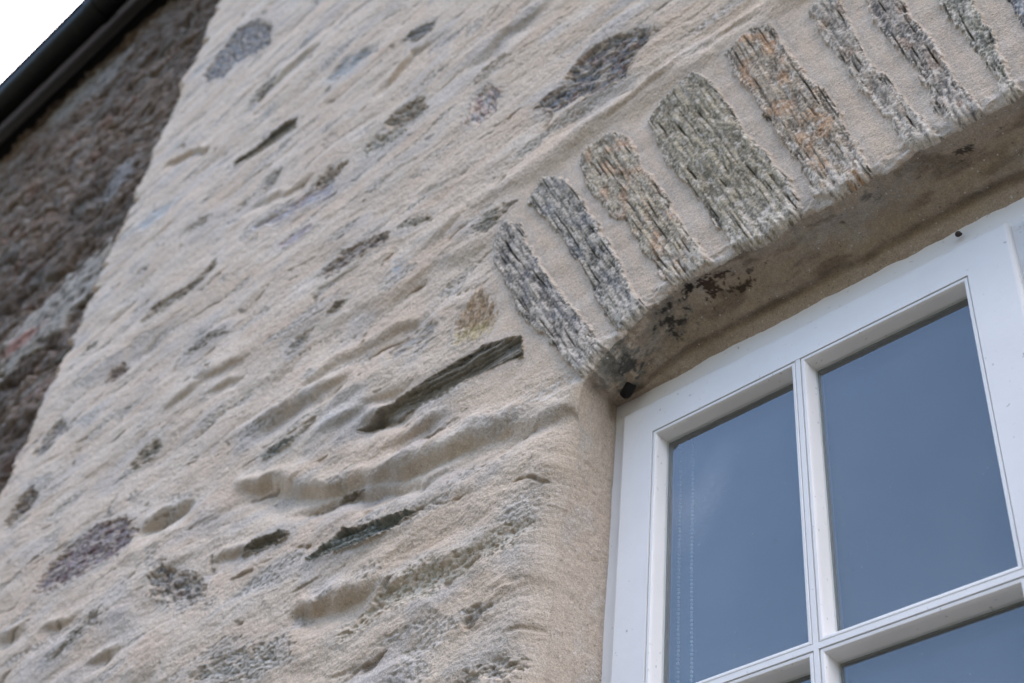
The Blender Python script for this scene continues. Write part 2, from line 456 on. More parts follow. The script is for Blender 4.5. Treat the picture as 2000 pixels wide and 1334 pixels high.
# smooth it a little by resampling on a Catmull-Rom curve
def catmull(P, k=6):
    o = []
    n = len(P)
    for i in range(n - 1):
        p0, p1, p2, p3 = P[max(i - 1, 0)], P[i], P[i + 1], P[min(i + 2, n - 1)]
        for j in range(k):
            t = j / k
            o.append(0.5 * (2 * p1 + (p2 - p0) * t + (2 * p0 - 5 * p1 + 4 * p2 - p3) * t * t + (3 * p1 - p0 - 3 * p2 + p3) * t ** 3))
    o.append(P[-1])
    return np.array(o)
def sharp(P, k):
    return np.concatenate([np.linspace(P[i], P[i + 1], k, endpoint=False) for i in range(len(P) - 1)] + [P[-1:]])
PO = catmull(PO, 4); PI_ = sharp(PI_, 4)
SEG = np.hypot(*np.diff(PO, axis=0).T)
TT = np.concatenate([[0], np.cumsum(SEG)])
_tan = np.gradient(PO, TT, axis=0); _tan /= np.linalg.norm(_tan, axis=1)[:, None]
PN = np.stack([-_tan[:, 1], _tan[:, 0]], 1)       # pointing away from the opening (left / up)
T_SPRING = float(np.interp(1.0, [0, 1], [TT[7 * 4], TT[7 * 4]]))
T_END = TT[-1] - T_SPRING
JAMBC = lin(178, 165, 149)
RAD = 0.010; RADJ = 0.032      # rounding of the arris: arch, jamb

def edge_noise(t):
    """raggedness of the arris (m, + = away from the opening)"""
    t = np.asarray(t, f32); z = np.zeros_like(t)
    a = 0.0052 * fbm(t / 0.050, z + 3.3, 2, 50) + 0.0030 * fbm(t / 0.014, z + 8.1, 3, 57)
    arch = sst(T_SPRING - 0.03, T_SPRING + 0.03, t) * sst(T_END + 0.03, T_END - 0.03, t)
    a = a - 0.009 * np.exp(-((t - T_SPRING - 0.012) / 0.028) ** 2)
    return a * lerp(0.35, 1.0, arch) + arch * 0.004 * fbm(t / 0.09, z + 1.2, 2, 61)

def path_dist(x, z):
    """signed distance to the opening's arris (+ outside), and position along it, for points near it"""
    best = np.full(x.shape, 1e9, f32); bt = np.zeros(x.shape, f32); sg = np.ones(x.shape, f32)
    nx = np.zeros(x.shape, f32); nz = np.zeros(x.shape, f32)
    for i in range(len(PO) - 1):
        ax, az = PO[i]; bx, bz = PO[i + 1]
        dx, dz = bx - ax, bz - az; L = SEG[i]
        t = np.clip(((x - ax) * dx + (z - az) * dz) / (L * L), 0, 1)
        ex = x - ax - t * dx; ez = z - az - t * dz
        d = np.hypot(ex, ez)
        m = d < best
        best = np.where(m, d, best); bt = np.where(m, TT[i] + t * L, bt)
        s = np.where(ex * PN[i][0] + ez * PN[i][1] + 1e-9 * 0 >= 0, 1.0, -1.0)
        s2 = np.where(ex * (-dz) + ez * dx >= 0, 1.0, -1.0)
        sg = np.where(m, s2, sg)
        wn = PN[i] * 1.0
        nx = np.where(m, PN[i][0] * (1 - t) + PN[i + 1][0] * t, nx); nz = np.where(m, PN[i][1] * (1 - t) + PN[i + 1][1] * t, nz)
    return best * sg, bt, nx, nz

def poly_sdf(px, pz, P):
    """+ inside"""
    n = len(P); d = np.full(px.shape, 1e9, f32); ins = np.zeros(px.shape, bool)
    for i in range(n):
        ax, az = P[i]; bx, bz = P[(i + 1) % n]
        dx, dz = bx - ax, bz - az
        t = np.clip(((px - ax) * dx + (pz - az) * dz) / (dx * dx + dz * dz + 1e-12), 0, 1)
        d = np.minimum(d, np.hypot(px - ax - t * dx, pz - az - t * dz))
        c = ((az > pz) != (bz > pz)) & (px < (bx - ax) * (pz - az) / (bz - az + 1e-12) + ax)
        ins ^= c
    return np.where(ins, d, -d).astype(f32)

# kind, height offset (mm), colour A, colour B, tint, tint amount
L_ = lin
STONES = {
 'V1': ('schist', 4, L_(92, 86, 78), L_(176, 166, 152), L_(104, 108, 118), 0.35),
 'V2': ('schist', 4, L_(92, 88, 78), L_(172, 164, 150), L_(100, 104, 114), 0.35),
 'V3': ('schist', 3, L_(116, 106, 88), L_(182, 168, 144), L_(178, 140, 108), 0.6),
 'V4': ('schist', 4, L_(112, 103, 84), L_(166, 155, 131), L_(118, 112, 98), 0.35),
 'V5': ('schist', 4, L_(116, 104, 88), L_(172, 156, 134), L_(176, 134, 94), 0.6),
 'V6': ('schist', 3, L_(118, 110, 98), L_(178, 166, 150), L_(164, 136, 110), 0.5),
 'V7': ('schist', 3, L_(104, 98, 90), L_(168, 156, 142), L_(154, 128, 108), 0.5),
 'V8': ('schist', 3, L_(100, 96, 80), L_(158, 152, 134), L_(110, 112, 112), 0.3),
 'V9': ('schist', 3, L_(80, 82, 86), L_(140, 142, 144), L_(110, 116, 122), 0.3),
 'A': ('rough', -9, L_(92, 96, 104), L_(152, 156, 160), L_(176, 150, 128), 0.3),
 'B': ('rough', -9, L_(96, 99, 104), L_(158, 158, 156), L_(166, 118, 96), 0.25),
 'C': ('rough', -5, L_(160, 146, 140), L_(196, 190, 186), L_(178, 134, 120), 0.4),
 'D': ('slate', -14, L_(78, 76, 68), L_(128, 124, 112), L_(100, 96, 80), 0.2),
 'E': ('rough', -9, L_(124, 114, 100), L_(172, 164, 150), L_(140, 118, 96), 0.3),
 'E2': ('rough', -5, L_(146, 142, 130), L_(180, 176, 164), L_(160, 146, 120), 0.3),
 'F': ('smooth', -7, L_(148, 140, 146), L_(182, 184, 190), L_(160, 116, 88), 0.25),
 'G': ('smooth', -5, L_(140, 124, 132), L_(186, 180, 184), L_(140, 96, 88), 0.3),
 'H': ('rough', -7, L_(104, 98, 94), L_(176, 168, 160), L_(140, 112, 104), 0.4),
 'H2': ('rough', -4, L_(140, 136, 122), L_(184, 178, 166), L_(150, 136, 110), 0.3),
 'I': ('rough', -9, L_(96, 90, 80), L_(160, 152, 140), L_(122, 112, 88), 0.4),
 'J': ('rough', -6, L_(118, 110, 98), L_(176, 170, 162), L_(132, 118, 96), 0.3),
 'K': ('rough', -6, L_(80, 60, 50), L_(140, 122, 108), L_(94, 62, 48), 0.6),
 'L': ('smooth', -6, L_(150, 144, 136), L_(172, 166, 158), L_(166, 142, 116), 0.5),
 'M': ('fibre', 0, L_(132, 106, 80), L_(186, 162, 130), L_(168, 160, 116), 0.3),
 'N': ('slab', -16, L_(58, 54, 46), L_(158, 150, 134), L_(96, 90, 74), 0.3),
 'O': ('slate', -13, L_(70, 72, 66), L_(130, 134, 126), L_(92, 98, 92), 0.4),
 'P': ('slate', -13, L_(82, 78, 68), L_(140, 134, 120), L_(100, 92, 76), 0.3),
 'Q': ('rough', -6, L_(118, 106, 106), L_(176, 166, 168), L_(124, 92, 98), 0.4),
 'R': ('rough', -6, L_(112, 104, 96), L_(176, 172, 164), L_(96, 60, 46), 0.35),
 'S': ('rough', -9, L_(84, 76, 72), L_(160, 152, 144), L_(100, 78, 72), 0.4),
 'T': ('rough', -8, L_(108, 102, 90), L_(172, 166, 154), L_(120, 106, 84), 0.3),
 'U': ('rough', -6, L_(116, 110, 106), L_(176, 172, 168), L_(120, 110, 104), 0.3),
 'V': ('rough', -6, L_(112, 110, 102), L_(172, 170, 162), L_(166, 140, 112), 0.3),
 'W': ('pitted', -5, L_(166, 156, 138), L_(206, 197, 182), L_(170, 164, 144), 0.5),
 'X': ('pitted', -5, L_(130, 126, 120), L_(190, 186, 178), L_(150, 138, 122), 0.5),
 'Y': ('pitted', -7, L_(122, 118, 110), L_(188, 182, 174), L_(140, 138, 124), 0.5),
 'Z': ('rough', -3, L_(118, 114, 102), L_(178, 172, 162), L_(134, 128, 104), 0.4),
 'AA': ('smooth', -5, L_(140, 142, 142), L_(172, 174, 174), L_(150, 150, 150), 0.3),
 'AB': ('rough', -6, L_(116, 110, 100), L_(172, 166, 156), L_(130, 118, 100), 0.3),
 'AC': ('slate', -10, L_(90, 92, 88), L_(160, 164, 160), L_(120, 126, 126), 0.4),
 'AD': ('slate', -12, L_(92, 84, 70), L_(150, 140, 124), L_(110, 96, 76), 0.4),
 'AE': ('rough', -14, L_(90, 82, 66), L_(146, 136, 118), L_(100, 92, 70), 0.3),
 'AF': ('rough', -6, L_(124, 118, 108), L_(178, 172, 164), L_(140, 128, 110), 0.3),
 'AG': ('slate', -11, L_(112, 104, 90), L_(170, 164, 154), L_(120, 110, 92), 0.3),
 'AH': ('smooth', -3, L_(158, 160, 158), L_(180, 182, 182), L_(168, 168, 164), 0.3),
 'AI': ('rough', -6, L_(132, 124, 110), L_(178, 170, 158), L_(150, 130, 104), 0.3),
 'AJ': ('smooth', -2, L_(176, 178, 180), L_(194, 196, 198), L_(180, 180, 180), 0.2),
 'AK': ('rough', -9, L_(112, 102, 90), L_(164, 154, 140), L_(124, 106, 90), 0.3),
 'AL': ('rough', -6, L_(132, 128, 120), L_(176, 172, 164), L_(120, 104, 84), 0.3),
 'AM': ('rough', -5, L_(126, 120, 112), L_(178, 172, 164), L_(130, 118, 104), 0.3),
 'AN': ('rough', -5, L_(132, 130, 122), L_(180, 176, 168), L_(130, 124, 108), 0.3),
 'AO': ('slate', -9, L_(120, 118, 116), L_(170, 168, 166), L_(140, 140, 142), 0.3),
 'AP': ('rough', -6, L_(134, 128, 114), L_(184, 178, 168), L_(140, 134, 108), 0.3),
 'AQ': ('rough', -12, L_(90, 76, 60), L_(140, 126, 108), L_(96, 78, 58), 0.3),
}
for _k, _x, _w, _src in (('V10', -205, 62, 'V5'), ('V11', -95, 70, 'V2'), ('V12', 20, 66, 'V4'), ('V13', 135, 58, 'V7')):
    STONES[_k] = STONES[_src]
    POLY[_k] = [(_x - _w // 2, 1374), (_x + _w // 2, 1372), (_x + _w // 2 + 10, 1560), (_x + _w // 2 + 14, 1780), (_x + 6, 1822), (_x - _w // 2, 1790), (_x - _w // 2 + 3, 1580)]
IDS = {k: i + 1 for i, k in enumerate(STONES)}
ARCH_ID = 90
AXIS = {}
for k, P in POLY.items():
    P = np.array(P, float) / 1000
    c = P.mean(0); q = P - c
    if k[0] == 'V' and k[1:].isdigit():
        top = P[np.argsort(P[:, 1])[-3:]].mean(0); bot = P[np.argsort(P[:, 1])[:3]].mean(0)
        a = top - bot
    elif k == 'M': a = np.array([0.35, 1.0])
    else:
        ww, vv = np.linalg.eigh(q.T @ q); a = vv[:, 1]
        if a[0] < 0: a = -a
    a = a / np.linalg.norm(a)
    AXIS[k] = (P, c, a)

_archm = slice(7 * 4, len(PO) - 7 * 4)
def above_arris(X, Z):
    return Z - np.interp(X, PO[_archm, 0], PO[_archm, 1]).astype(f32)

MORT = np.array(L_(200, 184, 164), f32)

def front(X, Z, D=None):
    """relief (m, + towards the viewer), colour and stone id of the wall face at points X, Z"""
    X = X.astype(f32); Z = Z.astype(f32)
    n = X.size
    # --- slobbered lime mortar over coursed rubble: long lens shapes along the courses
    wx = X + f32(0.035) * fbm(X / 0.19, Z / 0.12, 2, 1)
    wz = Z + f32(0.016) * fbm(X / 0.23, Z / 0.10, 2, 5)
    arch = sst(-1.27, -1.15, X) * sst(0.48, 0.36, X) * sst(1.33, 1.37, Z + 0 * X) * sst(1.90, 1.82, Z)
    arch2 = sst(-1.33, -1.18, X) * sst(1.95, 1.84, Z) * sst(1.25, 1.33, Z) * sst(0.6, 0.4, X)
    b = fbm(wx / 0.30, wz / 0.095, 2, 11, 0.4)
    # hidden stones: each bulges and leans its own way under the smear
    cwx = X + f32(0.030) * fbm(X / 0.11, Z / 0.07, 2, 2); cwz = Z + f32(0.014) * fbm(X / 0.13, Z / 0.06, 2, 6)
    gap, ox, oz, r1, r2 = cells(cwx / 0.26 + 3.3, cwz / 0.095 + 1.7)
    gap2, ox2, oz2, r3, r4 = cells(cwx / 0.115 + 7.1, cwz / 0.060 + 4.2)
    bul = sst(0.0, 0.55, gap); bul2 = sst(0.0, 0.6, gap2)
    cover = np.clip(0.5 + 0.7 * pn(X / 0.33, Z / 0.2, 19), 0.1, 1)        # how thick the smear lies
    h = 0.0070 * b
    h += cover * (0.0085 * (bul - 0.6) + 0.026 * (r1 - 0.5) * oz * bul + 0.011 * (r2 - 0.5) * ox * bul)
    h += (0.15 + 0.6 * (1 - cover)) * (0.0036 * (bul2 - 0.6) + 0.011 * (r3 - 0.45) * oz2 * bul2)
    rid = 1 - np.abs(pn(wx / 0.17, wz / 0.045, 33))
    h += 0.0008 * (rid ** 3 - 0.45)
    h += 0.0010 * fbm(wx / 0.075, wz / 0.050, 2, 29, 0.45)
    h = h * lerp(0.46, 0.86, sst(-2.3, -1.3, X) * sst(2.3, 1.7, Z)) + 0.007 * pn(X / 0.42, Z / 0.19, 22)
    mott = fbm(X / 0.05, Z / 0.03, 3, 37)
    h += 0.0008 * mott + 0.0009 * fbm(X / 0.014, Z / 0.011, 3, 41) + 0.0005 * pn(X / 0.0055, Z / 0.005, 43)
    # narrow dragged lips and slits
    slit = pn(wx / 0.12, wz / 0.022, 45); sl2 = sst(0.56, 0.84, slit) * sst(0.05, 0.4, pn(X / 0.3, Z / 0.2, 46))
    near_ = lerp(0.4, 1.0, sst(-2.2, -1.4, X) * sst(2.2, 1.7, Z))
    h -= 0.004 * sl2 * (1 - arch2) * near_
    for P, dep, wid in HOLLOW:
        P = np.array(P, float) / 1000; wid = wid / 1000
        x0, x1 = P[:, 0].min() - 0.1, P[:, 0].max() + 0.1
        z0, z1 = P[:, 1].min() - 4 * wid, P[:, 1].max() + 4 * wid
        ii = np.nonzero((X > x0) & (X < x1) & (Z > z0) & (Z < z1))[0]
        if not len(ii): continue
        o = np.argsort(P[:, 0]); px, pz = P[o, 0], P[o, 1]
        xx, zz = wx[ii], Z[ii] + f32(0.008) * pn(X[ii] / 0.05, Z[ii] / 0.05, 71)
        dz = zz - np.interp(xx, px, pz)
        along = sst(px[0] - 0.06, px[0] + 0.03, xx) * sst(px[-1] + 0.06, px[-1] - 0.03, xx)
        up = np.exp(-(dz / (0.55 * wid)) ** 2); dn = np.exp(-(dz / (1.5 * wid)) ** 2)
        prof = np.where(dz > 0, up, dn)
        lip = np.exp(-((dz - 1.3 * wid) / (0.7 * wid)) ** 2)
        h[ii] += (1.15 * dep / 1000) * along * (prof - 0.45 * lip)
    # joints of the arch: trowelled, nearly flat
    h = lerp(h, 0.0015 * b + 0.0012 * fbm(X / 0.05, Z / 0.05, 3, 51) - 0.003, arch * 0.86)
    swell = np.exp(-((Z - 1.885 - 0.012 * pn(X / 0.15, Z * 0, 53)) / 0.035) ** 2) * sst(-1.30, -1.1, X) * sst(0.5, 0.3, X)
    h += 0.010 * swell
    # --- mortar colour
    warm = sst(-2.4, -0.9, X + 0.3 * pn(X / 0.6, Z / 0.4, 61))
    C = np.empty((n, 3), f32); C[:] = MORT
    C = cmix(C, L_(202, 189, 174), 0.85 * (1 - warm))
    C = cmix(C, L_(192, 164, 138), np.clip(0.28 + 0.5 * fbm(wx / 0.22, wz / 0.09, 3, 63), 0, 1) * 0.55)
    C = cmix(C, L_(170, 170, 170), sst(0.15, 0.75, fbm(wx / 0.22, wz / 0.10, 2, 67)) * 0.40 * (1 - arch))
    C = cmix(C, L_(208, 202, 194), sst(0.2, 0.8, fbm(wx / 0.14, wz / 0.070, 2, 69)) * 0.25)
    C = cmix(C, L_(150, 134, 112), sst(0.25, 0.8, fbm(wx / 0.13, wz / 0.065, 2, 73)) * 0.25 + 0.3 * sl2)  # random brown patches; the slits also get painted shade
    C *= (1 + 0.10 * (r2 - 0.5) * bul * (1 - arch))[:, None]
    C = cmix(C, L_(168, 168, 168), sst(0.80, 0.9, r1) * bul * 0.35 * (1 - arch2))
    C = cmix(C, L_(190, 170, 148), arch * (0.40 + 0.3 * mott))
    ar = above_arris(X, Z)
    al = sst(0.035, 0.004, ar) * arch2 * sst(-0.35, 0.4, fbm(X / 0.022, Z / 0.014, 4, 79, 0.6))
    C = cmix(C, L_(212, 204, 194), 0.7 * al)
    h += 0.004 * sst(0.05, 0.0, ar) * arch * fbm(X / 0.03, Z / 0.02, 3, 87)
    C *= (1 + 0.07 * fbm(X / 0.018, Z / 0.012, 3, 77))[:, None]
    crev = sst(0.10, 0.02, gap) * sst(0.30, 0.62, pn(X / 0.10, Z / 0.05, 88) + 0.35 * pn(X / 0.02, Z / 0.012, 89)) * (1 - arch2)
    h -= 0.006 * crev * near_
    C = cmix(C, L_(104, 92, 78), 0.6 * crev)  # shade of the crevices painted into the mortar
    pid = np.zeros(n, np.int16)
    pid[(arch > 0.5)] = ARCH_ID
    # thin rough patches where stone ghosts through the mortar
    gm = sst(0.38, 0.60, fbm(wx / 0.17, wz / 0.065, 2, 81) + 0.16 * fbm(X / 0.012, Z / 0.008, 2, 83)) * (1 - arch2)
    gp = fbm(X / 0.010, Z / 0.0065, 3, 85)
    h += gm * (0.0013 * gp - 0.0015)
    C = cmix(C, L_(140, 134, 122), gm * np.clip(0.25 - 0.7 * gp, 0, 0.75))
    C = cmix(C, L_(196, 196, 196), gm * np.clip(0.15 + 0.5 * gp, 0, 0.6))
    # --- stones
    for si, (k, (kind, off, cA, cB, cT, tA)) in enumerate(STONES.items()):
        P, c, a = AXIS[k]
        mg = 0.05
        ii = np.nonzero((X > P[:, 0].min() - mg) & (X < P[:, 0].max() + mg) & (Z > P[:, 1].min() - mg) & (Z < P[:, 1].max() + mg))[0]
        if not len(ii): continue
        x, z = X[ii], Z[ii]
        u = ((x - c[0]) * a[0] + (z - c[1]) * a[1]) * f32(1000)
        v = (-(x - c[0]) * a[1] + (z - c[1]) * a[0]) * f32(1000)
        s = poly_sdf(x, z, P) * f32(1000)                          # mm inside
        sd = 100 + 13 * si
        if kind in ('schist', 'slate', 'slab'):
            en = 4.5 * fbm(u / 40, v / 22, 2, sd) + (2.4 * fbm(u / 12, v / 9, 3, sd + 1, 0.5) if kind == 'schist' else 3.0 * fbm(u / 9, v / 3.6, 3, sd + 1, 0.6)) + (4 * pn(u / 75, v / 60, sd + 27) + 1.6 if kind == 'schist' else 0)
        elif kind == 'smooth':
            en = 6 * fbm(u / 40, v / 16, 2, sd) + 1.2 * fbm(u / 8, v / 5, 2, sd + 1)
        else:
            en = 9 * fbm(u / 42, v / 18, 2, sd) + 5.5 * fbm(u / 11, v / 6, 4, sd + 1, 0.62) - 2
        if kind == 'slab': en = 0.45 * en + 1.0
        if kind == 'fibre': en = en + 5
        s = s + en
        soft = {'schist': 3.0, 'slab': 4.0, 'slate': 4.0, 'smooth': 14.0, 'fibre': 7.0}.get(kind, 7.0)
        m = sst(-soft * 0.5, soft * 0.5, s)
        vw = v + 2.2 * pn(u / 80, v / 22, sd + 2)
        s1 = pn(u / 60, vw / 6.5, sd + 3); s2 = fbm(u / 24, vw / 2.7, 2, sd + 4); s3 = pn(u / 7, vw / 2.2, sd + 5)
        lo = pn(u / 45, v / 28, sd + 6); sp = fbm(u / 4.2, v / 3.4, 2, sd + 7)
        hm = h[ii]
        if kind == 'rough': cA = tuple(v * 1.22 for v in cA)
        col = np.empty((len(ii), 3), f32); col[:] = cA
        if kind == 'schist':
            l1 = pn(u / 210, vw / 6.5, sd + 21); l2 = pn(u / 130, vw / 2.6, sd + 22); l3 = fbm(u / 60, vw / 1.5, 2, sd + 23)
            pat = fbm(u / 42, v / 24, 4, sd + 24, 0.58)
            grit = fbm(u / 6.0, v / 4.2, 3, sd + 25, 0.6)
            br = np.clip(0.50 + 0.15 * l1 + 0.08 * l2 + 0.05 * l3 + 0.70 * pat + 0.55 * grit, 0, 1)
            col = cmix(col, cB, br)
            col = cmix(col, cT, sst(0.0, 0.5, pn(u / 55, v / 26, sd + 8) + 0.2 * l2 + 0.15 * grit) * tA)
            cr = sst(0.47, 0.62, pn(u / 170, vw / 3.8, sd + 9) + 0.12 * grit) * sst(-0.25, 0.3, pn(u / 60, v / 30, sd + 10))
            ck = sst(0.50, 0.62, pn(u / 120, vw / 1.9, sd + 26)) * sst(-0.2, 0.3, pat)
            xg, _, _, xr, _ = cells(u / 85 + 0.3 * si, vw / 26 + 0.7 * si)
            ck = np.maximum(ck, 0.9 * sst(0.035, 0.0, xg) * sst(0.45, 0.7, xr) * sst(-0.3, 0.2, grit))
            side = sst(11, 2, s) * sst(0.05, 0.45, pn(u / 45, v / 60, sd + 11))
            cr = np.clip(cr + 0.9 * side * sst(-0.3, 0.2, l2) + 0.5 * ck, 0, 1)
            col = cmix(col, L_(46, 44, 40), cr * 0.9)
            # lime left on the stone, mostly towards the soffit
            zz = above_arris(x, z)
            lime = sst(0.13, 0.005, zz) * sst(-0.5, 0.35, fbm(u / 26, v / 7, 4, sd + 12, 0.65)) * 0.85 + 0.6 * sst(0.18, 0.55, fbm(u / 20, v / 10, 4, sd + 13, 0.65))
            lime = np.clip(lime + 0.8 * sst(13, 0, s) * sst(-0.15, 0.35, grit), 0, 0.9) * (1 - 0.6 * cr)
            col = cmix(col, L_(198, 188, 174), lime)
            col *= (1 + 0.26 * grit)[:, None]
            hs = 0.45 * hm + (off + 0.7 * l1 + 1.1 * (np.floor(1.8 * (l1 + 0.9 * pat)) / 1.8) + 0.25 * l2 + 0.10 * l3 + 1.2 * pat + 0.34 * grit - 5.5 * cr + 0.4 * lime) / 1000
        elif kind in ('slate', 'slab'):
            vr = np.abs(v).max() if len(v) else 1
            P2 = ((P - c) @ np.array([[-a[1]], [a[0]]])).ravel() * 1000
            vmin, vmax = P2.min(), P2.max()
            # position across the slot: use the distance field, deep in the middle, stepped layers
            lay = (v / 6.2 + 0.35 * pn(u / 130, v / 40, sd + 8) + 0.10 * s2) if kind == 'slab' else (vw / 3.6 + 0.6 * pn(u / 90, v / 30, sd + 8))
            st = np.floor(lay); fr = lay - st
            step = _steps[(st.astype(np.int32) + 64) & 127]
            step2 = _steps[(st.astype(np.int32) + 65) & 127]
            step = lerp(step, step2, sst(0.82, 1.0, fr))
            line = sst(0.75, 0.9, fr) * sst(-0.3, 0.3, pn(u / 40, st * 3.1, sd + 9))
            depth = off * sst(0, 9, s)
            if kind == 'slab':
                t_ = (v - vmin) / (vmax - vmin)
                uu = (u - u.min()) / (u.max() - u.min() + 1e-6)
                body = np.exp(-((t_ - 0.42) / 0.20) ** 2) * sst(0.95, 0.6, uu)
                depth = off * sst(0, 10, s) * (0.45 + 0.75 * body)
                step = step * (1 - 0.85 * body); line = line * (1 - 0.9 * body)
                col = cmix(col, cB, np.clip(0.10 + 0.60 * step + 0.2 * s2 + 0.48 * body, 0, 1))
            else:
                col = cmix(col, cB, np.clip(0.35 + 0.5 * step + 0.35 * s2, 0, 1))
            col = cmix(col, cT, sst(0.0, 0.5, lo) * tA)
            col = cmix(col, L_(26, 25, 22), line * 0.92)
            col *= (1 + 0.15 * sp)[:, None]
            hs = hm + (depth + 8 * step - 8 * line + 0.9 * s2 + 0.4 * sp) / 1000
        elif kind == 'fibre':
            col = cmix(col, cB, np.clip(0.5 + 0.6 * s2 + 0.4 * s3, 0, 1))
            col = cmix(col, cT, sst(0.1, -0.5, u / 60.0 + 0.3 * lo) * 0.6)
            col = cmix(col, L_(70, 56, 44), sst(0.25, 0.7, s1) * 0.6)
            hs = hm + (off - 4 * sst(0, 20, s) + 1.6 * s2 + 1.0 * s3 + 2 * s1) / 1000
        elif kind == 'smooth':
            col = cmix(col, cB, np.clip(0.5 + 0.7 * lo + 0.2 * s2, 0, 1))
            col = cmix(col, cT, sst(0.1, 0.6, pn(u / 35, v / 14, sd + 8)) * tA)
            hs = hm * 0.6 + (off * sst(0, 12, s) + 1.2 * s1 + 0.6 * s2) / 1000
        elif kind == 'pitted':
            p1 = fbm(u / 15, v / 10, 3, sd + 8); p2 = pn(u / 6.5, v / 5, sd + 9)
            pit = sst(0.15, 0.55, p1) + 0.6 * sst(0.3, 0.6, p2)
            col = cmix(col, cB, np.clip(0.78 - 0.40 * pit + 0.2 * sp, 0, 1))
            col = cmix(col, cT, sst(0.0, 0.5, lo) * tA)
            hs = hm + (off * sst(0, 25, s) + 3.0 * p1 * 0.6 - 4.5 * pit * sst(0, 8, s) + 0.5 * sp) / 1000
        else:
            p1 = fbm(u / 24, v / 13, 3, sd + 8, 0.55); p2 = fbm(u / 7, v / 5.5, 3, sd + 9, 0.6)
            cg, cx_, cz_, q1, q2 = cells((u + 5 * pn(u / 14, v / 9, sd + 14)) / 30 + 0.37 * si, (v + 4 * pn(u / 12, v / 10, sd + 15)) / 15 + 0.61 * si)
            frag = sst(0.0, 0.22, cg)
            br = np.clip(0.48 + 0.9 * (q1 - 0.5) + 0.35 * p1 + 0.30 * p2 + 0.45 * lo, 0, 1)
            col = cmix(col, cB, br)
            col = cmix(col, cT, sst(0.05, 0.5, pn(u / 30, v / 17, sd + 10) + 0.15 * p2) * tA * 1.5 if tA < 0.6 else sst(-0.4, 0.3, lo) * tA)
            col = cmix(col, L_(46, 42, 38), (1 - frag) * sst(-0.2, 0.35, p1) * 0.35)
            col = cmix(col, L_(44, 40, 38), sst(0.30, 0.55, fbm(u / 3.6, v / 3.2, 2, sd + 16) + 0.25 * p1) * 0.75)
            col = cmix(col, L_(52, 48, 44), sst(0.22, 0.6, -p2 - 0.2 * p1) * 0.6)
            hs = hm * 0.8 + (off * sst(0, 14, s) + 2.2 * p1 + 0.5 * p2 + 0.3 * sp + 7 * (q2 - 0.5) * frag + 9 * (q1 - 0.5) * cz_ * frag - 1.0 * (1 - frag)) / 1000
        if kind != 'schist':
            fw = {'slab': 8, 'slate': 8, 'pitted': 30}.get(kind, 20)
            film = sst(fw, 1, s) * np.clip(0.62 + 0.9 * fbm(u / 12, v / 7, 3, sd + 20), 0, 1) * (0.45 if kind in ('slab', 'slate') else 0.85)
            if kind not in ('slab', 'slate'): film = np.clip(film + 0.6 * sst(0.0, 0.45, fbm(u / 30, v / 13, 4, sd + 22, 0.6)), 0, 0.92)
            col = col + (C[ii] - col) * film[:, None]
            hs = lerp(hs, hm, film * 0.5)
        h[ii] = lerp(hm, hs.astype(f32), m)
        C[ii] = C[ii] + (col - C[ii]) * m[:, None]
        # damp lime halo round the stone
        hal = np.exp(-((s + 6) / 8) ** 2) * (1 - m) * 0.3
        C[ii] = cmix(C[ii], L_(176, 172, 166), hal)
        pid[ii[m > 0.5]] = IDS[k]
    # edge against the dark house
    e = X - (XB + 0.036 * pn(X * 0, Z / 0.20, 91) + 0.030 * fbm(X * 0, Z / 0.055, 4, 93, 0.6) + 0.012 * pn(X / 0.02, Z / 0.012, 95))
    h -= (0.034 * (1 - np.sqrt(np.clip(1 - (1 - np.clip(e / 0.030, 0, 1)) ** 2, 0, 1)))).astype(f32)
    return h, np.clip(C, 0.004, 0.9), pid, e
_steps = rng.random(128).astype(f32)

def proj(X, Y, Z):
    x, y, z = X - CAM[0], Y - CAM[1], Z - CAM[2]
    cx = x * RX[0] + y * RX[1] + z * RX[2]; cy = x * DN[0] + y * DN[1] + z * DN[2]; cz = x * FW[0] + y * FW[1] + z * FW[2]
    return cx / cz * 2685.87 + 1000, cy / cz * 2685.87 + 667

def axis_pts(lo, hi, a, b, d, grow_lo, grow_hi, dmax):
    """positions with spacing d inside [a,b], growing outside"""
    mid = list(np.arange(a, b, d))
    l = []; x = a
    while x > lo:
        x -= min(dmax, d + grow_lo * (a - x)); l.append(x)
    r = []; x = mid[-1]
    while x < hi:
        x += min(dmax, d + grow_hi * (x - b)); r.append(x)
    return np.array(l[::-1] + mid + r)

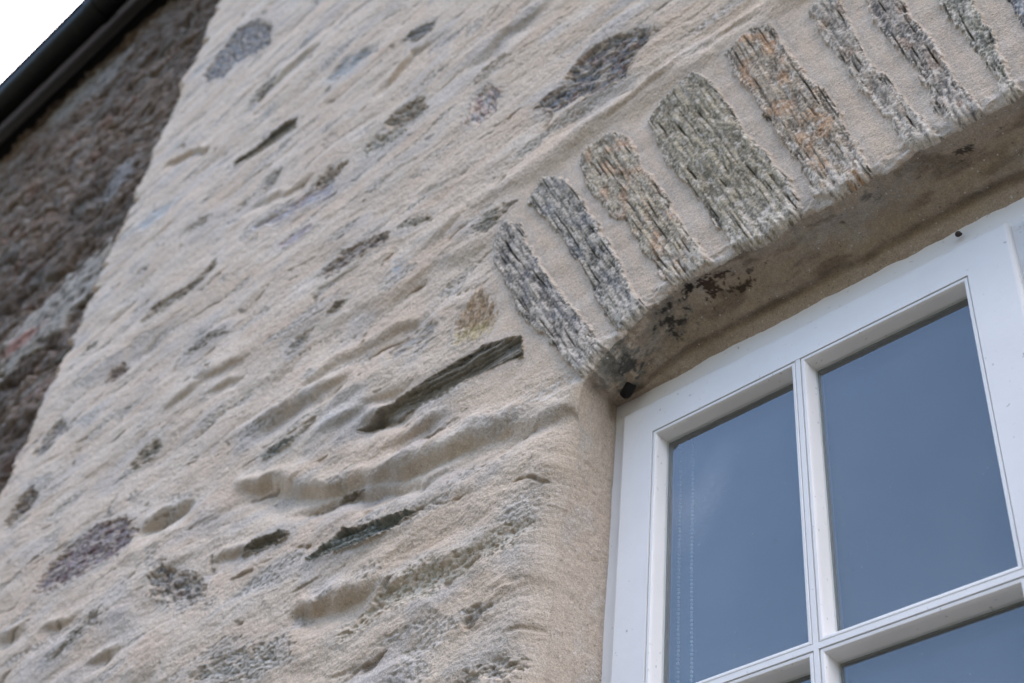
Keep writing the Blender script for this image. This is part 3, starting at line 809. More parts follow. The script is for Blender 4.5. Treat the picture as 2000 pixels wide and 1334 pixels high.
stone_wall_parts = {}
def build_front():
    xs = axis_pts(-3.08, 0.62, -1.30, -0.22, FINE, 0.0016, 0.006, 0.0048)
    zs = axis_pts(0.42, 4.90, 0.78, 1.95, FINE, 0.003, 0.0013, 0.0048)
    nx, nz = len(xs), len(zs)
    XX, ZZ = np.meshgrid(xs, zs)
    px, py = proj(XX, 0 * XX, ZZ)
    vis = (px > -320) & (px < 2900) & (py > -420) & (py < 1720) & (XX > XB - 0.06)
    cell = vis[:-1, :-1] & vis[1:, 1:] & vis[:-1, 1:] & vis[1:, :-1]
    use = np.zeros_like(vis)
    use[:-1, :-1] |= cell; use[1:, 1:] |= cell; use[:-1, 1:] |= cell; use[1:, :-1] |= cell
    idx = np.full(use.shape, -1, np.int64); idx[use] = np.arange(use.sum())
    X = XX[use].astype(np.float64); Z = ZZ[use].astype(np.float64)
    # opening
    inbox = (X > -1.20) & (X < 0.45) & (Z < 1.55)
    d = np.full(X.shape, 1.0); tt = np.zeros(X.shape); 
    k = np.nonzero(inbox)[0]
    dd, t_, nxn, nzn = path_dist(X[k], Z[k])
    dd = dd - edge_noise(t_)
    d[k] = dd
    # pull vertices just inside the opening out onto the arris
    cellsz = 0.006
    near = (dd < 0) & (dd > -cellsz)
    X[k[near]] -= dd[near] * nxn[near]; Z[k[near]] -= dd[near] * nzn[near]
    dcl = np.clip(d, 0, None)
    h, C, pid, e = front(X, Z)
    fade = np.clip(dcl / 0.012, 0, 1); fade = fade * (2 - fade)
    # broader rounding on the jamb than on the arch
    jam = sst(1.30, 1.2, Z)
    qa = np.clip(1 - dcl / 0.017, 0, 1); qj = np.clip(1 - dcl / 0.075, 0, 1)
    rnd = lerp(RAD * (1 - np.sqrt(np.clip(1 - qa * qa, 0, 1))), RADJ * qj ** 4.2, jam)
    C = cmix(C, JAMBC, (0.75 * jam * sst(0.075, 0.005, d)).astype(f32))
    # lime is worn thicker at the arris
    Y = rnd - h * fade
    V = np.stack([X, Y, Z], 1).astype(f32)
    F = np.stack([idx[:-1, :-1], idx[:-1, 1:], idx[1:, 1:], idx[1:, :-1]], -1)[cell]
    dF = d[F]
    keep = (dF > -cellsz).all(1) & (dF.max(1) > 0)
    keep &= (e[F].max(1) > 0)
    F = F[keep]
    # majority id per face
    fp = pid[F]
    fid = np.where((fp[:, 0] == fp[:, 1]) | (fp[:, 0] == fp[:, 2]), fp[:, 0], np.where(fp[:, 1] == fp[:, 2], fp[:, 1], fp[:, 3]))
    return V, F, C, fid, (xs, zs)

def take(V, F, C, sel):
    f = F[sel]
    u, inv = np.unique(f.ravel(), return_inverse=True)
    return V[u], inv.reshape(f.shape), C[u]
FINE = 0.0014
V, F, C, fid, _ax = build_front()
# rest of the wall face, outside the picture: one coarse sheet, joined to the same mesh
gx = np.arange(XB, 2.0, 0.016); gz = np.arange(-1.5, 5.11, 0.016)
GX, GZ = np.meshgrid(gx, gz)
pxx, pyy = proj(GX, 0 * GX, GZ)
hid = ~((pxx > -280) & (pxx < 2860) & (pyy > -380) & (pyy < 1680) & (GZ > 0.45) & (GX < 0.60) & (GZ < 4.86))
inside = (GX > -1.045) & (GX < 0.27) & (GZ < 1.41) & (GZ > -0.20)
cellk = (hid[:-1, :-1] | hid[1:, 1:] | hid[:-1, 1:] | hid[1:, :-1])
ins = inside[:-1, :-1] & inside[1:, 1:] & inside[:-1, 1:] & inside[1:, :-1]
cellk &= ~ins
gh, gc, _, _ = front(GX.ravel(), GZ.ravel())
GXf, GZf = GX.ravel().astype(float), GZ.ravel().astype(float)
dd, t_, nxn, nzn = path_dist(GXf, GZf)
mv = (dd < 0) & (dd > -0.04)
GXf = np.where(mv, GXf - dd * nxn, GXf); GZf = np.where(mv, GZf - dd * nzn, GZf)
gV = np.stack([GXf, np.where(mv, np.where(GZf > 1.27, RAD, RADJ), 0.004 - gh), GZf], 1).astype(f32)
gi = np.arange(GX.size).reshape(GX.shape)
gF = np.stack([gi[:-1, :-1], gi[:-1, 1:], gi[1:, 1:], gi[1:, :-1]], -1)[cellk]
gdd = dd[gF]
gF = gF[(gdd > -0.04).all(1)]
sel = fid == 0
mv_, mf_, mc_ = take(V, F, C, sel)
gv_, gf_, gcc = take(gV, gF, gc, np.ones(len(gF), bool))
wall = mesh_np('stone_wall', np.concatenate([mv_, gv_]), np.concatenate([mf_, gf_ + len(mv_)]), MORTAR, None, np.concatenate([mc_, gcc]))
tag(wall, 'pale rubble stone wall thickly pointed with sandy lime mortar, around the white window', 'wall', None, 'thing')

def patch(key, name, parent, label=None):
    s = fid == IDS[key]
    if s.sum() < 6: return None
    v, f, c = take(V, F, C, s)
    P, cc, a = AXIS[key]
    o = mesh_np(name, v, f, STONE, parent, c, origin=(cc[0], 0, cc[1]))
    if label: o['label'] = label
    return o

LAB = {'N': 'thick dark layered slate slab set deep in the mortar beside the arch', 'M': 'brown fibrous stone like a fan beside the first arch stone',
       'B': 'large blue grey stone with a rusty streak high above the arch', 'Q': 'large purplish stone near the lower left',
       'K': 'small red brown stone', 'A': 'blue grey stone by the dark neighbouring wall', 'R': 'hollow stone with a rusty hole',
       'W': 'long pale pitted stone beside the window jamb', 'D': 'thin dark slate edge high on the wall', 'F': 'smooth bluish purple stone', 'O': 'thin greenish slate edge low on the wall'}
for key in STONES:
    if key[0] == 'V' and key[1:].isdigit(): continue
    kind = STONES[key][0]
    patch(key, 'slate_slab' if kind in ('slab', 'slate') else 'rubble_stone', wall, LAB.get(key))

arch = empty('stone_arch', (-0.388, 0, 1.375))
tag(arch, 'shallow arch of upright grey and ochre schist slabs over the white window', 'arch', None, 'thing')
bpy.context.view_layer.update()
def reparent(o, p):
    o.parent = p; o.matrix_parent_inverse = Matrix.Translation(-Vector(p.location))
VL = {'V4': 'widest olive grey slab of the arch', 'V5': 'ochre brown slab with an orange stain', 'V3': 'tan slab with dark cracked edges'}
for key in ('V1', 'V2', 'V3', 'V4', 'V5', 'V6', 'V7', 'V8', 'V9', 'V10', 'V11', 'V12', 'V13'):
    o = patch(key, 'arch_stone', None, VL.get(key))
    if o: reparent(o, arch)
v, f, c = take(V, F, C, fid == ARCH_ID)
reparent(mesh_np('joint_mortar', v, f, MORTAR, None, c), arch)

# ------------------------------------------------------------------ reveal of the opening: jambs and soffit
def reveal():
    t = np.arange(0, TT[-1], 0.0018)
    prof = np.linspace(0, 1, 64)
    ox = np.interp(t, TT, PO[:, 0]); oz = np.interp(t, TT, PO[:, 1])
    nx = np.interp(t, TT, PN[:, 0]); nz = np.interp(t, TT, PN[:, 1])
    ix = np.interp(t, TT, PI_[:, 0]); iz = np.interp(t, TT, PI_[:, 1])
    en = edge_noise(t)
    ox = ox + nx * en; oz = oz + nz * en
    T, Q = np.meshgrid(t, prof, indexing='ij')
    fl = sst(T_SPRING + 0.01, T_SPRING + 0.20, t) * sst(T_END - 0.01, T_END - 0.20, t)      # fillet at the back of the soffit
    jm = sst(1.30, 1.2, oz)[:, None]
    yA, yM, yI = lerp(RAD, RADJ, jm) - 0.0012, 0.086, 0.0980
    mx_ = lerp(ox, ix, 0.80); mz_ = lerp(oz, iz, 0.86) + 0.0
    mz_ = np.where(t < T_SPRING, mz_, np.where(t > T_END, mz_, lerp(lerp(oz, iz, 0.78), 1.3355, fl)))
    # piecewise profile with a soft crease at q = 0.76
    q1 = np.clip(Q / 0.76, 0, 1); q2 = np.clip((Q - 0.76) / 0.24, 0, 1)
    X = lerp(lerp(ox[:, None], mx_[:, None], q1), ix[:, None], q2)
    Zp = lerp(oz[:, None], mz_[:, None], q1)
    sag = fl[:, None] * 0.010 * np.sin(np.pi * np.clip(q1, 0, 1))            # soffit bellies up a little before the fillet
    Zp = lerp(Zp + sag, iz[:, None], q2)
    Y = lerp(lerp(yA, yM, q1), yI, q2)
    # displacement towards the opening
    ux, uz = -nx[:, None], -nz[:, None]
    tq, yq = T.ravel().astype(f32), Y.ravel().astype(f32)
    isarch = (sst(T_SPRING - 0.03, T_SPRING + 0.035, tq + 0.015 * fbm(tq / 0.03, yq / 0.03, 3, 203)) * sst(T_END + 0.03, T_END - 0.035, tq)).astype(f32)
    rough = lerp(0.0020, 0.0060, isarch)
    dsp = rough * fbm(tq / 0.055, yq / 0.040, 3, 201) + 0.0008 * fbm(tq / 0.010, yq / 0.008, 3, 205) + isarch * 0.003 * pn(tq / 0.11, yq / 0.09, 207)
    fd = np.clip(Q.ravel() / 0.14, 0, 1) * np.clip((1 - Q.ravel()) / 0.10, 0.35, 1)
    lipm = sst(T_SPRING - 0.006, T_SPRING + 0.004, tq + 0.006 * pn(yq / 0.02, yq * 0, 219)) * sst(T_SPRING + 0.085, T_SPRING + 0.055, tq)
    dsp = dsp + 0.009 * lipm * sst(0.098, 0.080, yq) * (1 + 0.5 * fbm(tq / 0.02, yq / 0.02, 2, 220))
    dsp = dsp * fd - 0.0045 * isarch * np.exp(-((Q.ravel() - 0.735 + 0.02 * pn(tq / 0.06, tq * 0, 209)) / 0.045) ** 2)
    Xf = X.ravel() + ux.repeat(len(prof), 1).ravel() * dsp; Zf = Zp.ravel() + uz.repeat(len(prof), 1).ravel() * dsp
    Yf = Y.ravel() - 0.3 * dsp
    n = len(Xf)
    Cc = np.empty((n, 3), f32); Cc[:] = JAMBC
    Cc = cmix(Cc, L_(158, 143, 123), isarch * lerp(0.55, 0.95, sst(0.015, 0.06, yq)))  # soffit mortar browner and darker, its shade partly put into the colour
    Cc = cmix(Cc, L_(184, 162, 144), np.clip(0.35 + 0.5 * fbm(tq / 0.11, yq / 0.07, 3, 211), 0, 1) * 0.3 * (1 - 0.6 * isarch))
    Cc = cmix(Cc, L_(172, 168, 160), sst(0.1, 0.7, fbm(tq / 0.08, yq / 0.05, 3, 213)) * 0.4)
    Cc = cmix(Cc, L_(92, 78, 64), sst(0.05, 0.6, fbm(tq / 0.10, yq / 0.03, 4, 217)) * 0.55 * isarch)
    Cc *= (1 + 0.07 * fbm(tq / 0.012, yq / 0.012, 3, 215))[:, None]
    # soot and old stone showing on the soffit: x along the arch, y depth
    xf = Xf.astype(f32)
    rg = fbm(xf / 0.020, yq / 0.012, 3, 221); rg2 = fbm(xf / 0.005, yq / 0.004, 3, 225)
    def blot(cx, cy, rx, ry, thr, colr, amt):
        nonlocal Cc
        r = np.sqrt(((xf - cx) / rx) ** 2 + ((yq - cy) / ry) ** 2)
        m = sst(-0.16, 0.22, thr - r + 0.75 * rg + 0.5 * rg2) * isarch
        Cc = cmix(Cc, colr, m * amt)
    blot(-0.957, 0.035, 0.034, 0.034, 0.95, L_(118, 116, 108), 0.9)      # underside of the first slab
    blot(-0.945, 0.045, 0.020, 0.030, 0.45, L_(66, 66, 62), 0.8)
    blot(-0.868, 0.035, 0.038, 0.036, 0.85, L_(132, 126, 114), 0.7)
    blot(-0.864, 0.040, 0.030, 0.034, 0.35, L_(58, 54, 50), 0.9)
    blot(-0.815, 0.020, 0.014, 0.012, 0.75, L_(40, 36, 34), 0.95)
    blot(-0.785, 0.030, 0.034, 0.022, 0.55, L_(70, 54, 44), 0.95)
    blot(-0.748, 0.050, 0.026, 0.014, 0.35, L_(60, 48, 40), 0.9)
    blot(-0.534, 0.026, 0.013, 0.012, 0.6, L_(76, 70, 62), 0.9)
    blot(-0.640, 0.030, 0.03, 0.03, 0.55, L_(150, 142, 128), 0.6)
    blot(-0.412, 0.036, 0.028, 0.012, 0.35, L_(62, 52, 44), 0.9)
    blot(-0.52, 0.03, 0.09, 0.04, 0.5, L_(150, 144, 132), 0.5)
    Cc = cmix(Cc, L_(176, 160, 142), 0.75 * isarch * sst(0.76, 0.82, Q.ravel()).astype(f32))  # fillet lightened: the light on its outward face put into the colour
    Cc = cmix(Cc, L_(70, 58, 46), 0.6 * isarch * np.exp(-((Q.ravel() - 0.735 + 0.02 * pn(tq / 0.06, tq * 0, 209)) / 0.045) ** 2).astype(f32) * np.clip(0.6 + 0.6 * pn(tq / 0.08, yq * 0, 235), 0, 1))  # crease shade painted in, along with some dirt
    crack = np.exp(-((tq - T_SPRING + 0.004 - 0.006 * fbm(yq / 0.02, yq * 0, 2, 231)) / 0.0016) ** 2) * sst(-0.2, 0.3, pn(yq / 0.03, yq * 0, 233)) * sst(0.02, 0.035, yq)
    Cc = cmix(Cc, L_(50, 44, 38), crack * 0.8)
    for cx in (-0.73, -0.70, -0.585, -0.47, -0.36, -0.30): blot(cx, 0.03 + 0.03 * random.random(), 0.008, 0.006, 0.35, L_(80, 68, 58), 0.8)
    gi = np.arange(n).reshape(T.shape)
    Fq = np.stack([gi[:-1, :-1], gi[1:, :-1], gi[1:, 1:], gi[:-1, 1:]], -1)
    tm = 0.5 * (t[:-1] + t[1:])
    VV = np.stack([Xf, Yf, Zf], 1)
    isa = (tm > T_SPRING) & (tm < T_END)
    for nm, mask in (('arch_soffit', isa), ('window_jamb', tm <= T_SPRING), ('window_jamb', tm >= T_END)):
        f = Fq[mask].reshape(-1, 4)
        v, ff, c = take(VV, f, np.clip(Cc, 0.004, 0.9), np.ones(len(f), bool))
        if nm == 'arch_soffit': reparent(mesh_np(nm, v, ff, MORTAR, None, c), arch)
        else: mesh_np(nm, v, ff, MORTAR, wall, c)
reveal()
# a loose dark chip in the corner of the soffit
mb = MB()
pts = [(-0.979, 0.072, 1.313), (-0.969, 0.067, 1.316), (-0.962, 0.066, 1.318), (-0.955, 0.078, 1.3185), (-0.965, 0.081, 1.315), (-0.974, 0.079, 1.313)]
pts = [(x + 0.001, y - 0.004, z - 0.010) for x, y, z in pts]
low = [(x * 0.6 - 0.966 * 0.4, y * 0.6 + 0.075 * 0.4, z - 0.0065) for x, y, z in pts]
top = [(x, y, z + 0.012) for x, y, z in pts]
mb.v = pts + low + top
mb.f = [(i, (i + 1) % 6, 6 + (i + 1) % 6, 6 + i) for i in range(6)] + [(6, 7, 8, 9, 10, 11)] + [(i, 12 + i, 12 + (i + 1) % 6, (i + 1) % 6) for i in range(6)]
DARKCHIP = simple_mat('sooty_stone', (0.022, 0.019, 0.017), 0.8, 0.2, var=0.5, bump=0.8)
reparent(mb.build('stone_chip', DARKCHIP, None), arch)

# ------------------------------------------------------------------ window
win = empty('casement_window', (-0.388, 0.097, -0.16))
tag(win, 'white painted timber casement window with small panes set under the stone arch', 'window', None, 'thing')
fr = MB()
# outer frame: ring round both casements plus the meeting post; the wall reveal hides its outer edge
fr.rings([(-1.03, 0.254, -0.16, 1.345, 0.170), (-1.03, 0.254, -0.16, 1.345, 0.097), (-0.975, 0.199, -0.088, 1.268, 0.097), (-0.975, 0.199, -0.088, 1.268, 0.170)], close=True)
fr.box(-0.408, -0.368, 0.0972, 0.170, -0.088, 1.268)
reparent(fr.build('window_frame', PAINT), win)
sl = MB().extrude_x([(-0.03, -0.172), (-0.03, -0.205), (0.13, -0.205), (0.13, -0.1605), (0.09, -0.1605)], -1.035, 0.259)
reparent(sl.build('window_sill', PAINT), win)

def glass_mat(name, smear, k=2.8):
    m = bpy.data.materials.new(name); m.use_nodes = True
    t = m.node_tree; t.nodes.clear()
    nn = t.nodes.new
    o = nn('ShaderNodeOutputMaterial'); tr = nn('ShaderNodeBsdfTransparent'); gl = nn('ShaderNodeBsdfGlossy'); mxs = nn('ShaderNodeMixShader')
    gl.inputs['Roughness'].default_value = 0.0
    tr.inputs['Color'].default_value = (0.93, 0.96, 0.95, 1)
    fz = nn('ShaderNodeFresnel'); fz.inputs['IOR'].default_value = 1.52
    geo = nn('ShaderNodeNewGeometry')
    co = geo.outputs['Position']
    # both faces of the sheet reflect: counted once, on the face turned to the light
    fac = math_node(t, 'MULTIPLY', math_node(t, 'MULTIPLY', fz.outputs[0], k), math_node(t, 'SUBTRACT', 1.0, geo.outputs['Backfacing']))
    fac = math_node(t, 'MINIMUM', fac, 1.0)
    # old glass is never quite flat
    nb = tex_noise(t, co, 5.0, 2, 0.5)
    bp = nn('ShaderNodeBump'); bp.inputs['Strength'].default_value = 0.05; bp.inputs['Distance'].default_value = 0.004
    t.links.new(nb, bp.inputs['Height']); t.links.new(bp.outputs[0], gl.inputs['Normal'])
    t.links.new(fac, mxs.inputs[0]); t.links.new(tr.outputs[0], mxs.inputs[1]); t.links.new(gl.outputs[0], mxs.inputs[2])
    # dust specks, and a lacy dried smear on one pane
    df = nn('ShaderNodeBsdfDiffuse'); df.inputs['Color'].default_value = (0.75, 0.77, 0.8, 1)
    n1 = tex_noise(t, co, 330.0, 1, 0.5)
    spk = math_node(t, 'MULTIPLY', rng_node(t, n1, 0.76, 0.82), 0.30)
    dk = nn('ShaderNodeBsdfDiffuse'); dk.inputs['Color'].default_value = (0.02, 0.02, 0.022, 1)
    n3 = tex_noise(t, co, 210.0, 1, 0.5)
    dspk = math_node(t, 'MULTIPLY', rng_node(t, n3, 0.755, 0.80), 0.5)
    film = rng_node(t, tex_noise(t, co, 11.0, 4, 0.6), 0.35, 0.75, 0.022, 0.034)
    a = math_node(t, 'ADD', spk, film)
    if smear:
        sp = nn('ShaderNodeSeparateXYZ'); t.links.new(co, sp.inputs[0])
        dx = math_node(t, 'DIVIDE', math_node(t, 'ADD', sp.outputs[0], math_node(t, 'ADD', 0.852, math_node(t, 'MULTIPLY', math_node(t, 'SUBTRACT', sp.outputs[2], 1.10), -0.33))), 0.038)
        dz = math_node(t, 'DIVIDE', math_node(t, 'SUBTRACT', sp.outputs[2], 1.09), 0.085)
        r = math_node(t, 'ADD', math_node(t, 'MULTIPLY', dx, dx), math_node(t, 'MULTIPLY', dz, dz))
        msk = rng_node(t, math_node(t, 'ADD', r, math_node(t, 'MULTIPLY', tex_noise(t, co, 25.0, 4, 0.6), 0.8)), 0.3, 1.5, 1.0, 0.0)
        wv = tex_noise(t, co, 130.0, 3, 0.6, 1.5)
        lace = rng_node(t, math_node(t, 'ABSOLUTE', math_node(t, 'SUBTRACT', wv, 0.5)), 0.0, 0.035, 1.0, 0.12)
        a = math_node(t, 'ADD', a, math_node(t, 'MULTIPLY', math_node(t, 'MULTIPLY', msk, lace), 0.16))
    m2 = nn('ShaderNodeMixShader'); m3 = nn('ShaderNodeMixShader')
    t.links.new(a, m2.inputs[0]); t.links.new(mxs.outputs[0], m2.inputs[1]); t.links.new(df.outputs[0], m2.inputs[2])
    t.links.new(dspk, m3.inputs[0]); t.links.new(m2.outputs[0], m3.inputs[1]); t.links.new(dk.outputs[0], m3.inputs[2])
    t.links.new(m3.outputs[0], o.inputs[0])
    return m
GLASS = glass_mat('window_glass', False); GLASS_S = glass_mat('smeared_window_glass', True)
GLASS_IN = glass_mat('inner_window_glass', False, 0.35)

Y0 = 0.085
def casement(x0, x1, colsx, rows, first):
    """colsx: [(left,right)] clear openings at the bead, rows likewise"""
    zt, zb = 1.279, -0.10
    fx0, fx1 = colsx[0][0] - 0.0065, colsx[-1][1] + 0.0065
    fz0, fz1 = rows[-1][0] - 0.0065, rows[0][1] + 0.0065
    m = MB().rings([(x0, x1, zb, zt, Y0 + 0.039), (x0, x1, zb, zt, Y0 + 0.006), (x0 + .0008, x1 - .0008, zb + .0008, zt - .0008, Y0 + 0.003), (x0 + .0025, x1 - .0025, zb + .0025, zt - .0025, Y0 + .0009),
                    (x0 + .005, x1 - .005, zb + .005, zt - .005, Y0), (fx0, fx1, fz0, fz1, Y0), (fx0, fx1, fz0, fz1, Y0 + 0.039)], close=True)
    c = m.build('casement', PAINT); reparent(c, win)
    c['label'] = 'left casement with six panes' if first else 'right casement, mostly out of the picture'
    bar = lambda mb: mb.build('glazing_bar', PAINT, c)
    for i in range(len(colsx) - 1):
        a, b = colsx[i][1] + 0.0065, colsx[i + 1][0] - 0.0065
        bar(MB().box(a, b, Y0 + 0.0006, Y0 + 0.034, fz0, fz1))
    for j in range(len(rows) - 1):
        a, b = rows[j + 1][1] + 0.0065, rows[j][0] - 0.0065
        xx = fx0
        mb = MB()
        for i, (l, r) in enumerate(colsx):
            xe = fx1 if i == len(colsx) - 1 else r + 0.0065
            xs_ = fx0 if i == 0 else l - 0.0065
            mb.box(xs_, xe, Y0 + 0.0003, Y0 + 0.034, a, b)
        bar(mb)
    for i, (l, r) in enumerate(colsx):
        for j, (b, t) in enumerate(rows):
            R_ = lambda o, y: (l - o, r + o, b - o, t + o, Y0 + y)
            bead = MB().rings([R_(.0065, .0346), R_(.0065, .0034), R_(.0052, .0034), R_(.0049, .0014), R_(.0042, .0007), R_(.0010, .0011), R_(.0002, .0020), R_(-.0010, .0048), R_(-.0036, .0200), R_(-.0036, .0346)], close=True)
            bead.build('glazing_bead', PAINT, c)
            sp = MB().rings([R_(.004, .0245), R_(-.0058, .0245), R_(-.0058, .0335), R_(.004, .0335)], close=True)
            sp.build('glazing_spacer', SPACER, c)
            g = MB().box(l + .001, r - .001, Y0 + .0202, Y0 + .0240, b + .001, t - .001)
            gi_ = MB().box(l + .001, r - .001, Y0 + .0340, Y0 + .0380, b + .001, t - .001)
            gi_.build('inner_pane', GLASS_IN, c)
            p = g.build('pane', GLASS_S if (first and i == 0 and j == 0) else GLASS, c)
    return c
ROWS = [(0.8144, 1.2169), (0.3919, 0.7944), (-0.0306, 0.3719)]
casement(-0.986, -0.397, [(-0.9243, -0.7044), (-0.685, -0.462)], ROWS, True)
casement(-0.379, 0.210, [(-0.314, -0.091), (-0.0716, 0.1483)], ROWS, False)

# room behind the glass, open towards the wall
rm = MB()
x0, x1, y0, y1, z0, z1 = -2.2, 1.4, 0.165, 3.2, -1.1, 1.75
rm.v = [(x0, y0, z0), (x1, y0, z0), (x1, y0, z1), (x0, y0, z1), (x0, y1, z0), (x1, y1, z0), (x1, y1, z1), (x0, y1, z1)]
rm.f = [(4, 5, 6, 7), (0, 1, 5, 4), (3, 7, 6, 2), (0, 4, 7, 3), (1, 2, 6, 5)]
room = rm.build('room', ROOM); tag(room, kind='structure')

# bead chains of a blind, hanging just inside the left panes
def chain(x, z1, z0):
    m = MB(); z = z1; i = 0
    while z > z0:
        m.sphere((x + 0.0006 * math.sin(z * 23), 0.1455, z), 0.0022, 8, 5)
        z -= 0.0060; i += 1
    return m
ch = chain(-0.9287, 1.30, -0.05)
for v_ in chain(-0.9080, 1.30, -0.05).v: pass
c2 = chain(-0.9080, 1.30, -0.05); b0 = len(ch.v); ch.v += c2.v; ch.f += [tuple(i + b0 for i in q) for q in c2.f]
for k in range(1, 8):       # the loop at the bottom
    a = math.pi * k / 8; ch.sphere((-0.91835 - 0.01035 * math.cos(a), 0.1455, -0.052 - 0.012 * math.sin(a)), 0.0022, 8, 5)
tag(ch.build('bead_chain', BEADS, smooth=True), 'white bead chain of a blind hanging in two strands behind the left panes', 'chain', None, 'thing')

# small brown ball (a snail) on the frame head
sn = MB().sphere((-0.4596, 0.0905, 1.3035), 0.0040, 12, 9, (1, .9, 1)).sphere((-0.4575, 0.0905, 1.3015), 0.0026, 10, 8, (1.2, .9, .8))
tag(sn.build('snail', BROWN, smooth=True, origin=(-0.4596, 0.0905, 1.3035)), 'tiny round dark brown snail on the window frame head under the arch', 'snail', None, 'thing')

# ------------------------------------------------------------------ the dark neighbouring house
def neighbour():
    xs = np.arange(-7.4, XB + 0.05, 0.0062); zs = np.arange(1.2, 5.12, 0.0066)
    XX, ZZ = np.meshgrid(xs, zs)
    px, py = proj(XX, 0 * XX, ZZ)
    vis = (px > -420) & (px < 760) & (py > -420) & (py < 1500)
    cell = vis[:-1, :-1] & vis[1:, 1:]
    gi = np.arange(XX.size).reshape(XX.shape)
    Fq = np.stack([gi[:-1, :-1], gi[:-1, 1:], gi[1:, 1:], gi[1:, :-1]], -1)[cell]
    # coarse remainder
    cx = np.arange(-9.0, XB + 0.06, 0.05); cz = np.arange(-1.5, 5.15, 0.05)
    CX, CZ = np.meshgrid(cx, cz); qx, qy = proj(CX, 0 * CX, CZ)
    hv = ~((qx > -360) & (qx < 700) & (qy > -360) & (qy < 1440) & (CX > -7.3) & (CZ > 1.3) & (CZ < 5.05))
    ck = hv[:-1, :-1] | hv[1:, 1:] | hv[:-1, 1:] | hv[1:, :-1]
    ci = np.arange(CX.size).reshape(CX.shape)
    Fc = np.stack([ci[:-1, :-1], ci[:-1, 1:], ci[1:, 1:], ci[1:, :-1]], -1)[ck]
    def surf(X, Z):
        X = X.ravel().astype(f32); Z = Z.ravel().astype(f32)
        wx = X + f32(0.05) * fbm(X / 0.25, Z / 0.2, 2, 301); wz = Z + f32(0.03) * fbm(X / 0.22, Z / 0.15, 2, 303)
        b = fbm(wx / 0.40, wz / 0.16, 3, 305); r = fbm(wx / 0.10, wz / 0.055, 3, 307); g = fbm(X / 0.036, Z / 0.022, 4, 309, 0.6)
        h = 0.018 * b + 0.009 * r + 0.006 * g
        gp_, _, cz_, q1, q2 = cells(wx / 0.34 + 5.1, wz / 0.14 + 2.2)
        h += 0.008 * (sst(0, 0.35, gp_) - 0.6) + 0.02 * (q2 - 0.5) * cz_
        j = 1 - np.abs(pn(wx / 0.30, wz / 0.12, 311)); jm = sst(0.86, 0.98, j); h -= 0.018 * jm
        Cc = np.empty((X.size, 3), f32); Cc[:] = L_(114, 95, 77)
        Cc = cmix(Cc, L_(140, 128, 120), np.clip(0.3 + 0.55 * g + 0.3 * r, 0, 1) * 0.75)
        Cc = cmix(Cc, L_(58, 49, 45), np.clip(-0.05 - 0.7 * g - 0.4 * r, 0, 1) * 0.95)
        Cc = cmix(Cc, L_(110, 84, 72), sst(0.25, 0.7, fbm(wx / 0.30, wz / 0.10, 2, 313)) * 0.6)
        Cc = cmix(Cc, L_(138, 134, 128), sst(0.2, 0.6, fbm(wx / 0.26, wz / 0.08, 3, 315)) * 0.6)
        Cc = cmix(Cc, L_(182, 176, 172), sst(0.50, 0.72, fbm(X / 0.04, Z / 0.018, 2, 317)) * 0.6)
        Cc *= (lerp(0.72, 1.35, q1) * lerp(0.72, 1.0, sst(0.0, 0.12, gp_)))[:, None]
        for k, cA, cB, amt in (('pale', (158, 152, 142), (202, 196, 186), 0.85), ('grey2', (138, 132, 124), (172, 166, 158), 0.7), ('pale2', (120, 116, 114), (170, 172, 172), 0.7), ('red', (150, 100, 86), (178, 124, 106), 0.85)):
            P = np.array(NPOLY[k], float) / 1000
            ii = np.nonzero((X > P[:, 0].min() - .1) & (X < P[:, 0].max() + .1) & (Z > P[:, 1].min() - .1) & (Z < P[:, 1].max() + .1))[0]
            if not len(ii): continue
            s = poly_sdf(X[ii], Z[ii], P) * 1000 + 34 * r[ii] + 26 * g[ii]
            m = sst(-8, 8, s)
            cc = np.empty((len(ii), 3), f32); cc[:] = L_(*cA)
            cc = cmix(cc, L_(*cB), np.clip(0.5 + 0.6 * g[ii] + 0.3 * r[ii], 0, 1))
            cc = cmix(cc, L_(70, 66, 58), sst(0.3, 0.6, -g[ii] - 0.3 * r[ii]) * 0.8)
            Cc[ii] = Cc[ii] + (cc - Cc[ii]) * (m * amt)[:, None]
            h[ii] = lerp(h[ii], 0.5 * h[ii] + 0.006, m)
        return np.stack([X, 0.030 - h, Z], 1), np.clip(Cc * 0.68, 0.004, 0.9)
    Va, Ca = surf(XX, ZZ); Vc, Cc = surf(CX, CZ); Vc[:, 1] += 0.012
    a = take(Va, Fq, Ca, np.ones(len(Fq), bool)); c = take(Vc, Fc, Cc, np.ones(len(Fc), bool))
    o = mesh_np('rubble_wall', np.concatenate([a[0], c[0]]), np.concatenate([a[1], c[1] + len(a[0])]), ROUGH, None, np.concatenate([a[2], c[2]]))
    tag(o, 'dark brown unpointed rubble wall of the neighbouring house below the black gutter', 'wall', None, 'thing')
neighbour()

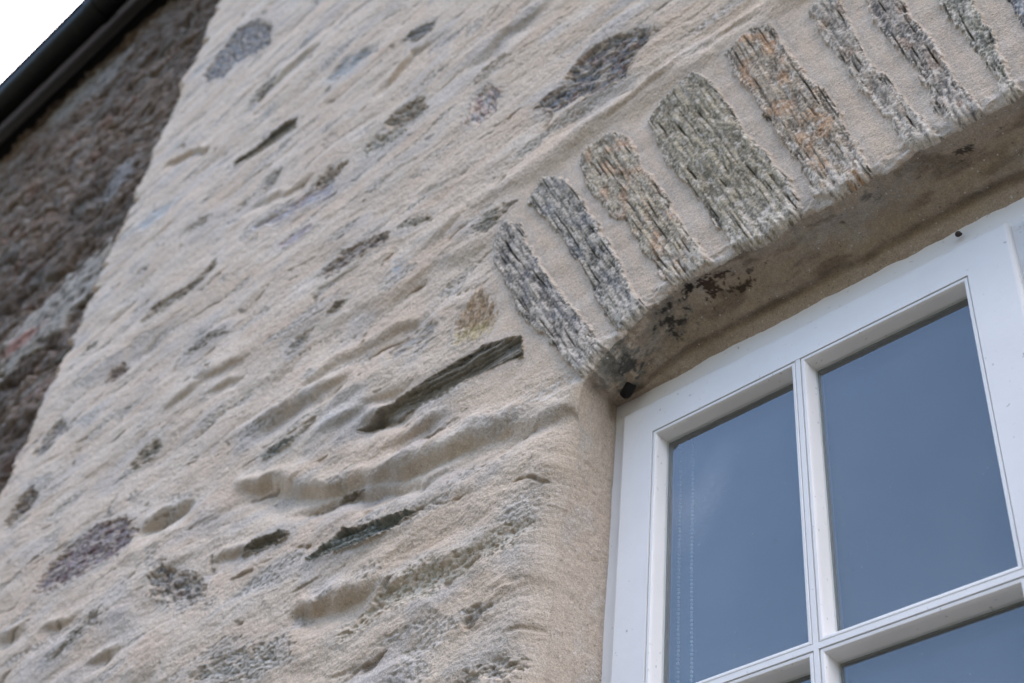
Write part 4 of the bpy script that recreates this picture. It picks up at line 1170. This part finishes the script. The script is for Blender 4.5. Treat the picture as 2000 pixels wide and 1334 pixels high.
# gutter, fascia, roof along both houses
gy, gz, gr = -0.143, 5.105, 0.063
def arc(r, a0, a1, n): return [(gy + r * math.cos(a0 + (a1 - a0) * i / n), gz + r * math.sin(a0 + (a1 - a0) * i / n)) for i in range(n + 1)]
outer = arc(gr, math.pi, 2 * math.pi, 20); inner = arc(gr - 0.004, 2 * math.pi, math.pi, 20)
roll = [(gy - gr - 0.004 + 0.008 * math.cos(a), gz + 0.004 + 0.008 * math.sin(a)) for a in [math.pi * (0.0 + 2 * k / 12) for k in range(12)]]
gm = MB().extrude_x(outer + inner, -8.8, 2.1, nseg=40, jit=lambda x: (0, 0.004 * math.sin(x * 1.7)))
gm.extrude_x(roll, -8.8, 2.1, nseg=40, jit=lambda x: (0, 0.004 * math.sin(x * 1.7)))
gut = gm.build('gutter', BLACK, smooth=True)
tag(gut, 'black half round plastic gutter under the eaves of the dark house', 'gutter', None, 'thing')
for x in (-6.55, -4.02, -1.5):
    m = MB().extrude_x(arc(gr + 0.006, math.pi * 0.98, 2.02 * math.pi, 20) + arc(gr + 0.0005, 2.02 * math.pi, math.pi * 0.98, 20), x - 0.032, x + 0.032)
    m.extrude_x([(gy - gr - 0.004 + 0.0125 * math.cos(a), gz + 0.004 + 0.0125 * math.sin(a)) for a in [math.pi * 2 * k / 12 for k in range(12)]], x - 0.02, x + 0.02)
    m.build('gutter_joint', BLACK, gut, smooth=False)
fa = MB().extrude_x([(-0.064, 5.20)] + [(-0.043 + 0.021 * math.cos(math.pi + math.pi * k / 8), 5.060 + 0.020 * math.sin(math.pi + math.pi * k / 8)) for k in range(9)] + [(-0.022, 5.20)], -8.9, 2.1)
tag(fa.build('fascia_board', FASCIA, smooth=True), 'dark painted fascia board with a rounded lower edge behind the gutter', 'fascia board', None, 'thing')
SOFF = simple_mat('dark_eaves_board', (0.012, 0.011, 0.010), 0.8, 0.2)
sf = MB().box(-8.9, 2.1, -0.03, 0.06, 5.095, 5.11)
tag(sf.build('eaves_board', SOFF), 'dark board closing the gap between the fascia and the wall top', 'board', None, 'thing')
ROOF = simple_mat('roof_slate', (0.07, 0.075, 0.085), 0.6, 0.4, var=0.25, bump=0.4)
rf = MB().extrude_x([(-0.17, 5.165), (-0.17, 5.18), (4.2, 8.85), (4.2, 8.83)], -8.95, 2.15)
roof = rf.build('slate_roof', ROOF); tag(roof, 'grey slate roof rising behind the gutter', 'roof', None, 'thing')

# ground in front of the houses, out to the horizon
gm_, t, b = newmat('yard_gravel')
co = t.nodes.new('ShaderNodeNewGeometry').outputs['Position']
cc = mix_node(t, rng_node(t, tex_noise(t, co, 40.0, 5, 0.7), 0.3, 0.7), (0.03, 0.03, 0.03), (0.06, 0.059, 0.058))
cc = mix_node(t, rng_node(t, tex_noise(t, co, 0.35, 4, 0.6), 0.45, 0.6), cc, (0.03, 0.034, 0.022))
t.links.new(cc, b.inputs['Base Color']); b.inputs['Roughness'].default_value = 0.95
gp = MB(); R0 = 900
gp.v = [(-R0, -R0, -1.5), (R0, -R0, -1.5), (R0, R0, -1.5), (-R0, R0, -1.5)]; gp.f = [(0, 1, 2, 3)]
g_ = gp.build('ground', gm_); tag(g_, kind='structure')

# unseen slope behind the viewer, added to keep low sky off the soffit
def build_sky_blocker():
    X, D = np.meshgrid(np.linspace(-120, 120, 160), np.linspace(0, 1, 24))
    Xf, Df = X.ravel().astype(f32), D.ravel().astype(f32)
    Y = -9 - 34 * Df
    Z = -1.5 + 11.5 * sst(0, 0.42, Df) + 4 * Df + sst(0.02, 0.3, Df) * (1.6 * fbm(Xf / 7, Df * 5, 3, 401) + 0.5 * fbm(Xf / 1.6, Df * 24, 2, 405))
    gi = np.arange(X.size).reshape(X.shape)
    Fq = np.stack([gi[:-1, :-1], gi[1:, :-1], gi[1:, 1:], gi[:-1, 1:]], -1).reshape(-1, 4)
    m_ = simple_mat('sky_blocker_green', (0.03, 0.033, 0.024), 0.9, 0.2, var=0.4, bump=0.5)
    tag(mesh_np('sky_blocker', np.stack([Xf, Y, Z], 1), Fq, m_), kind='structure')
build_sky_blocker()
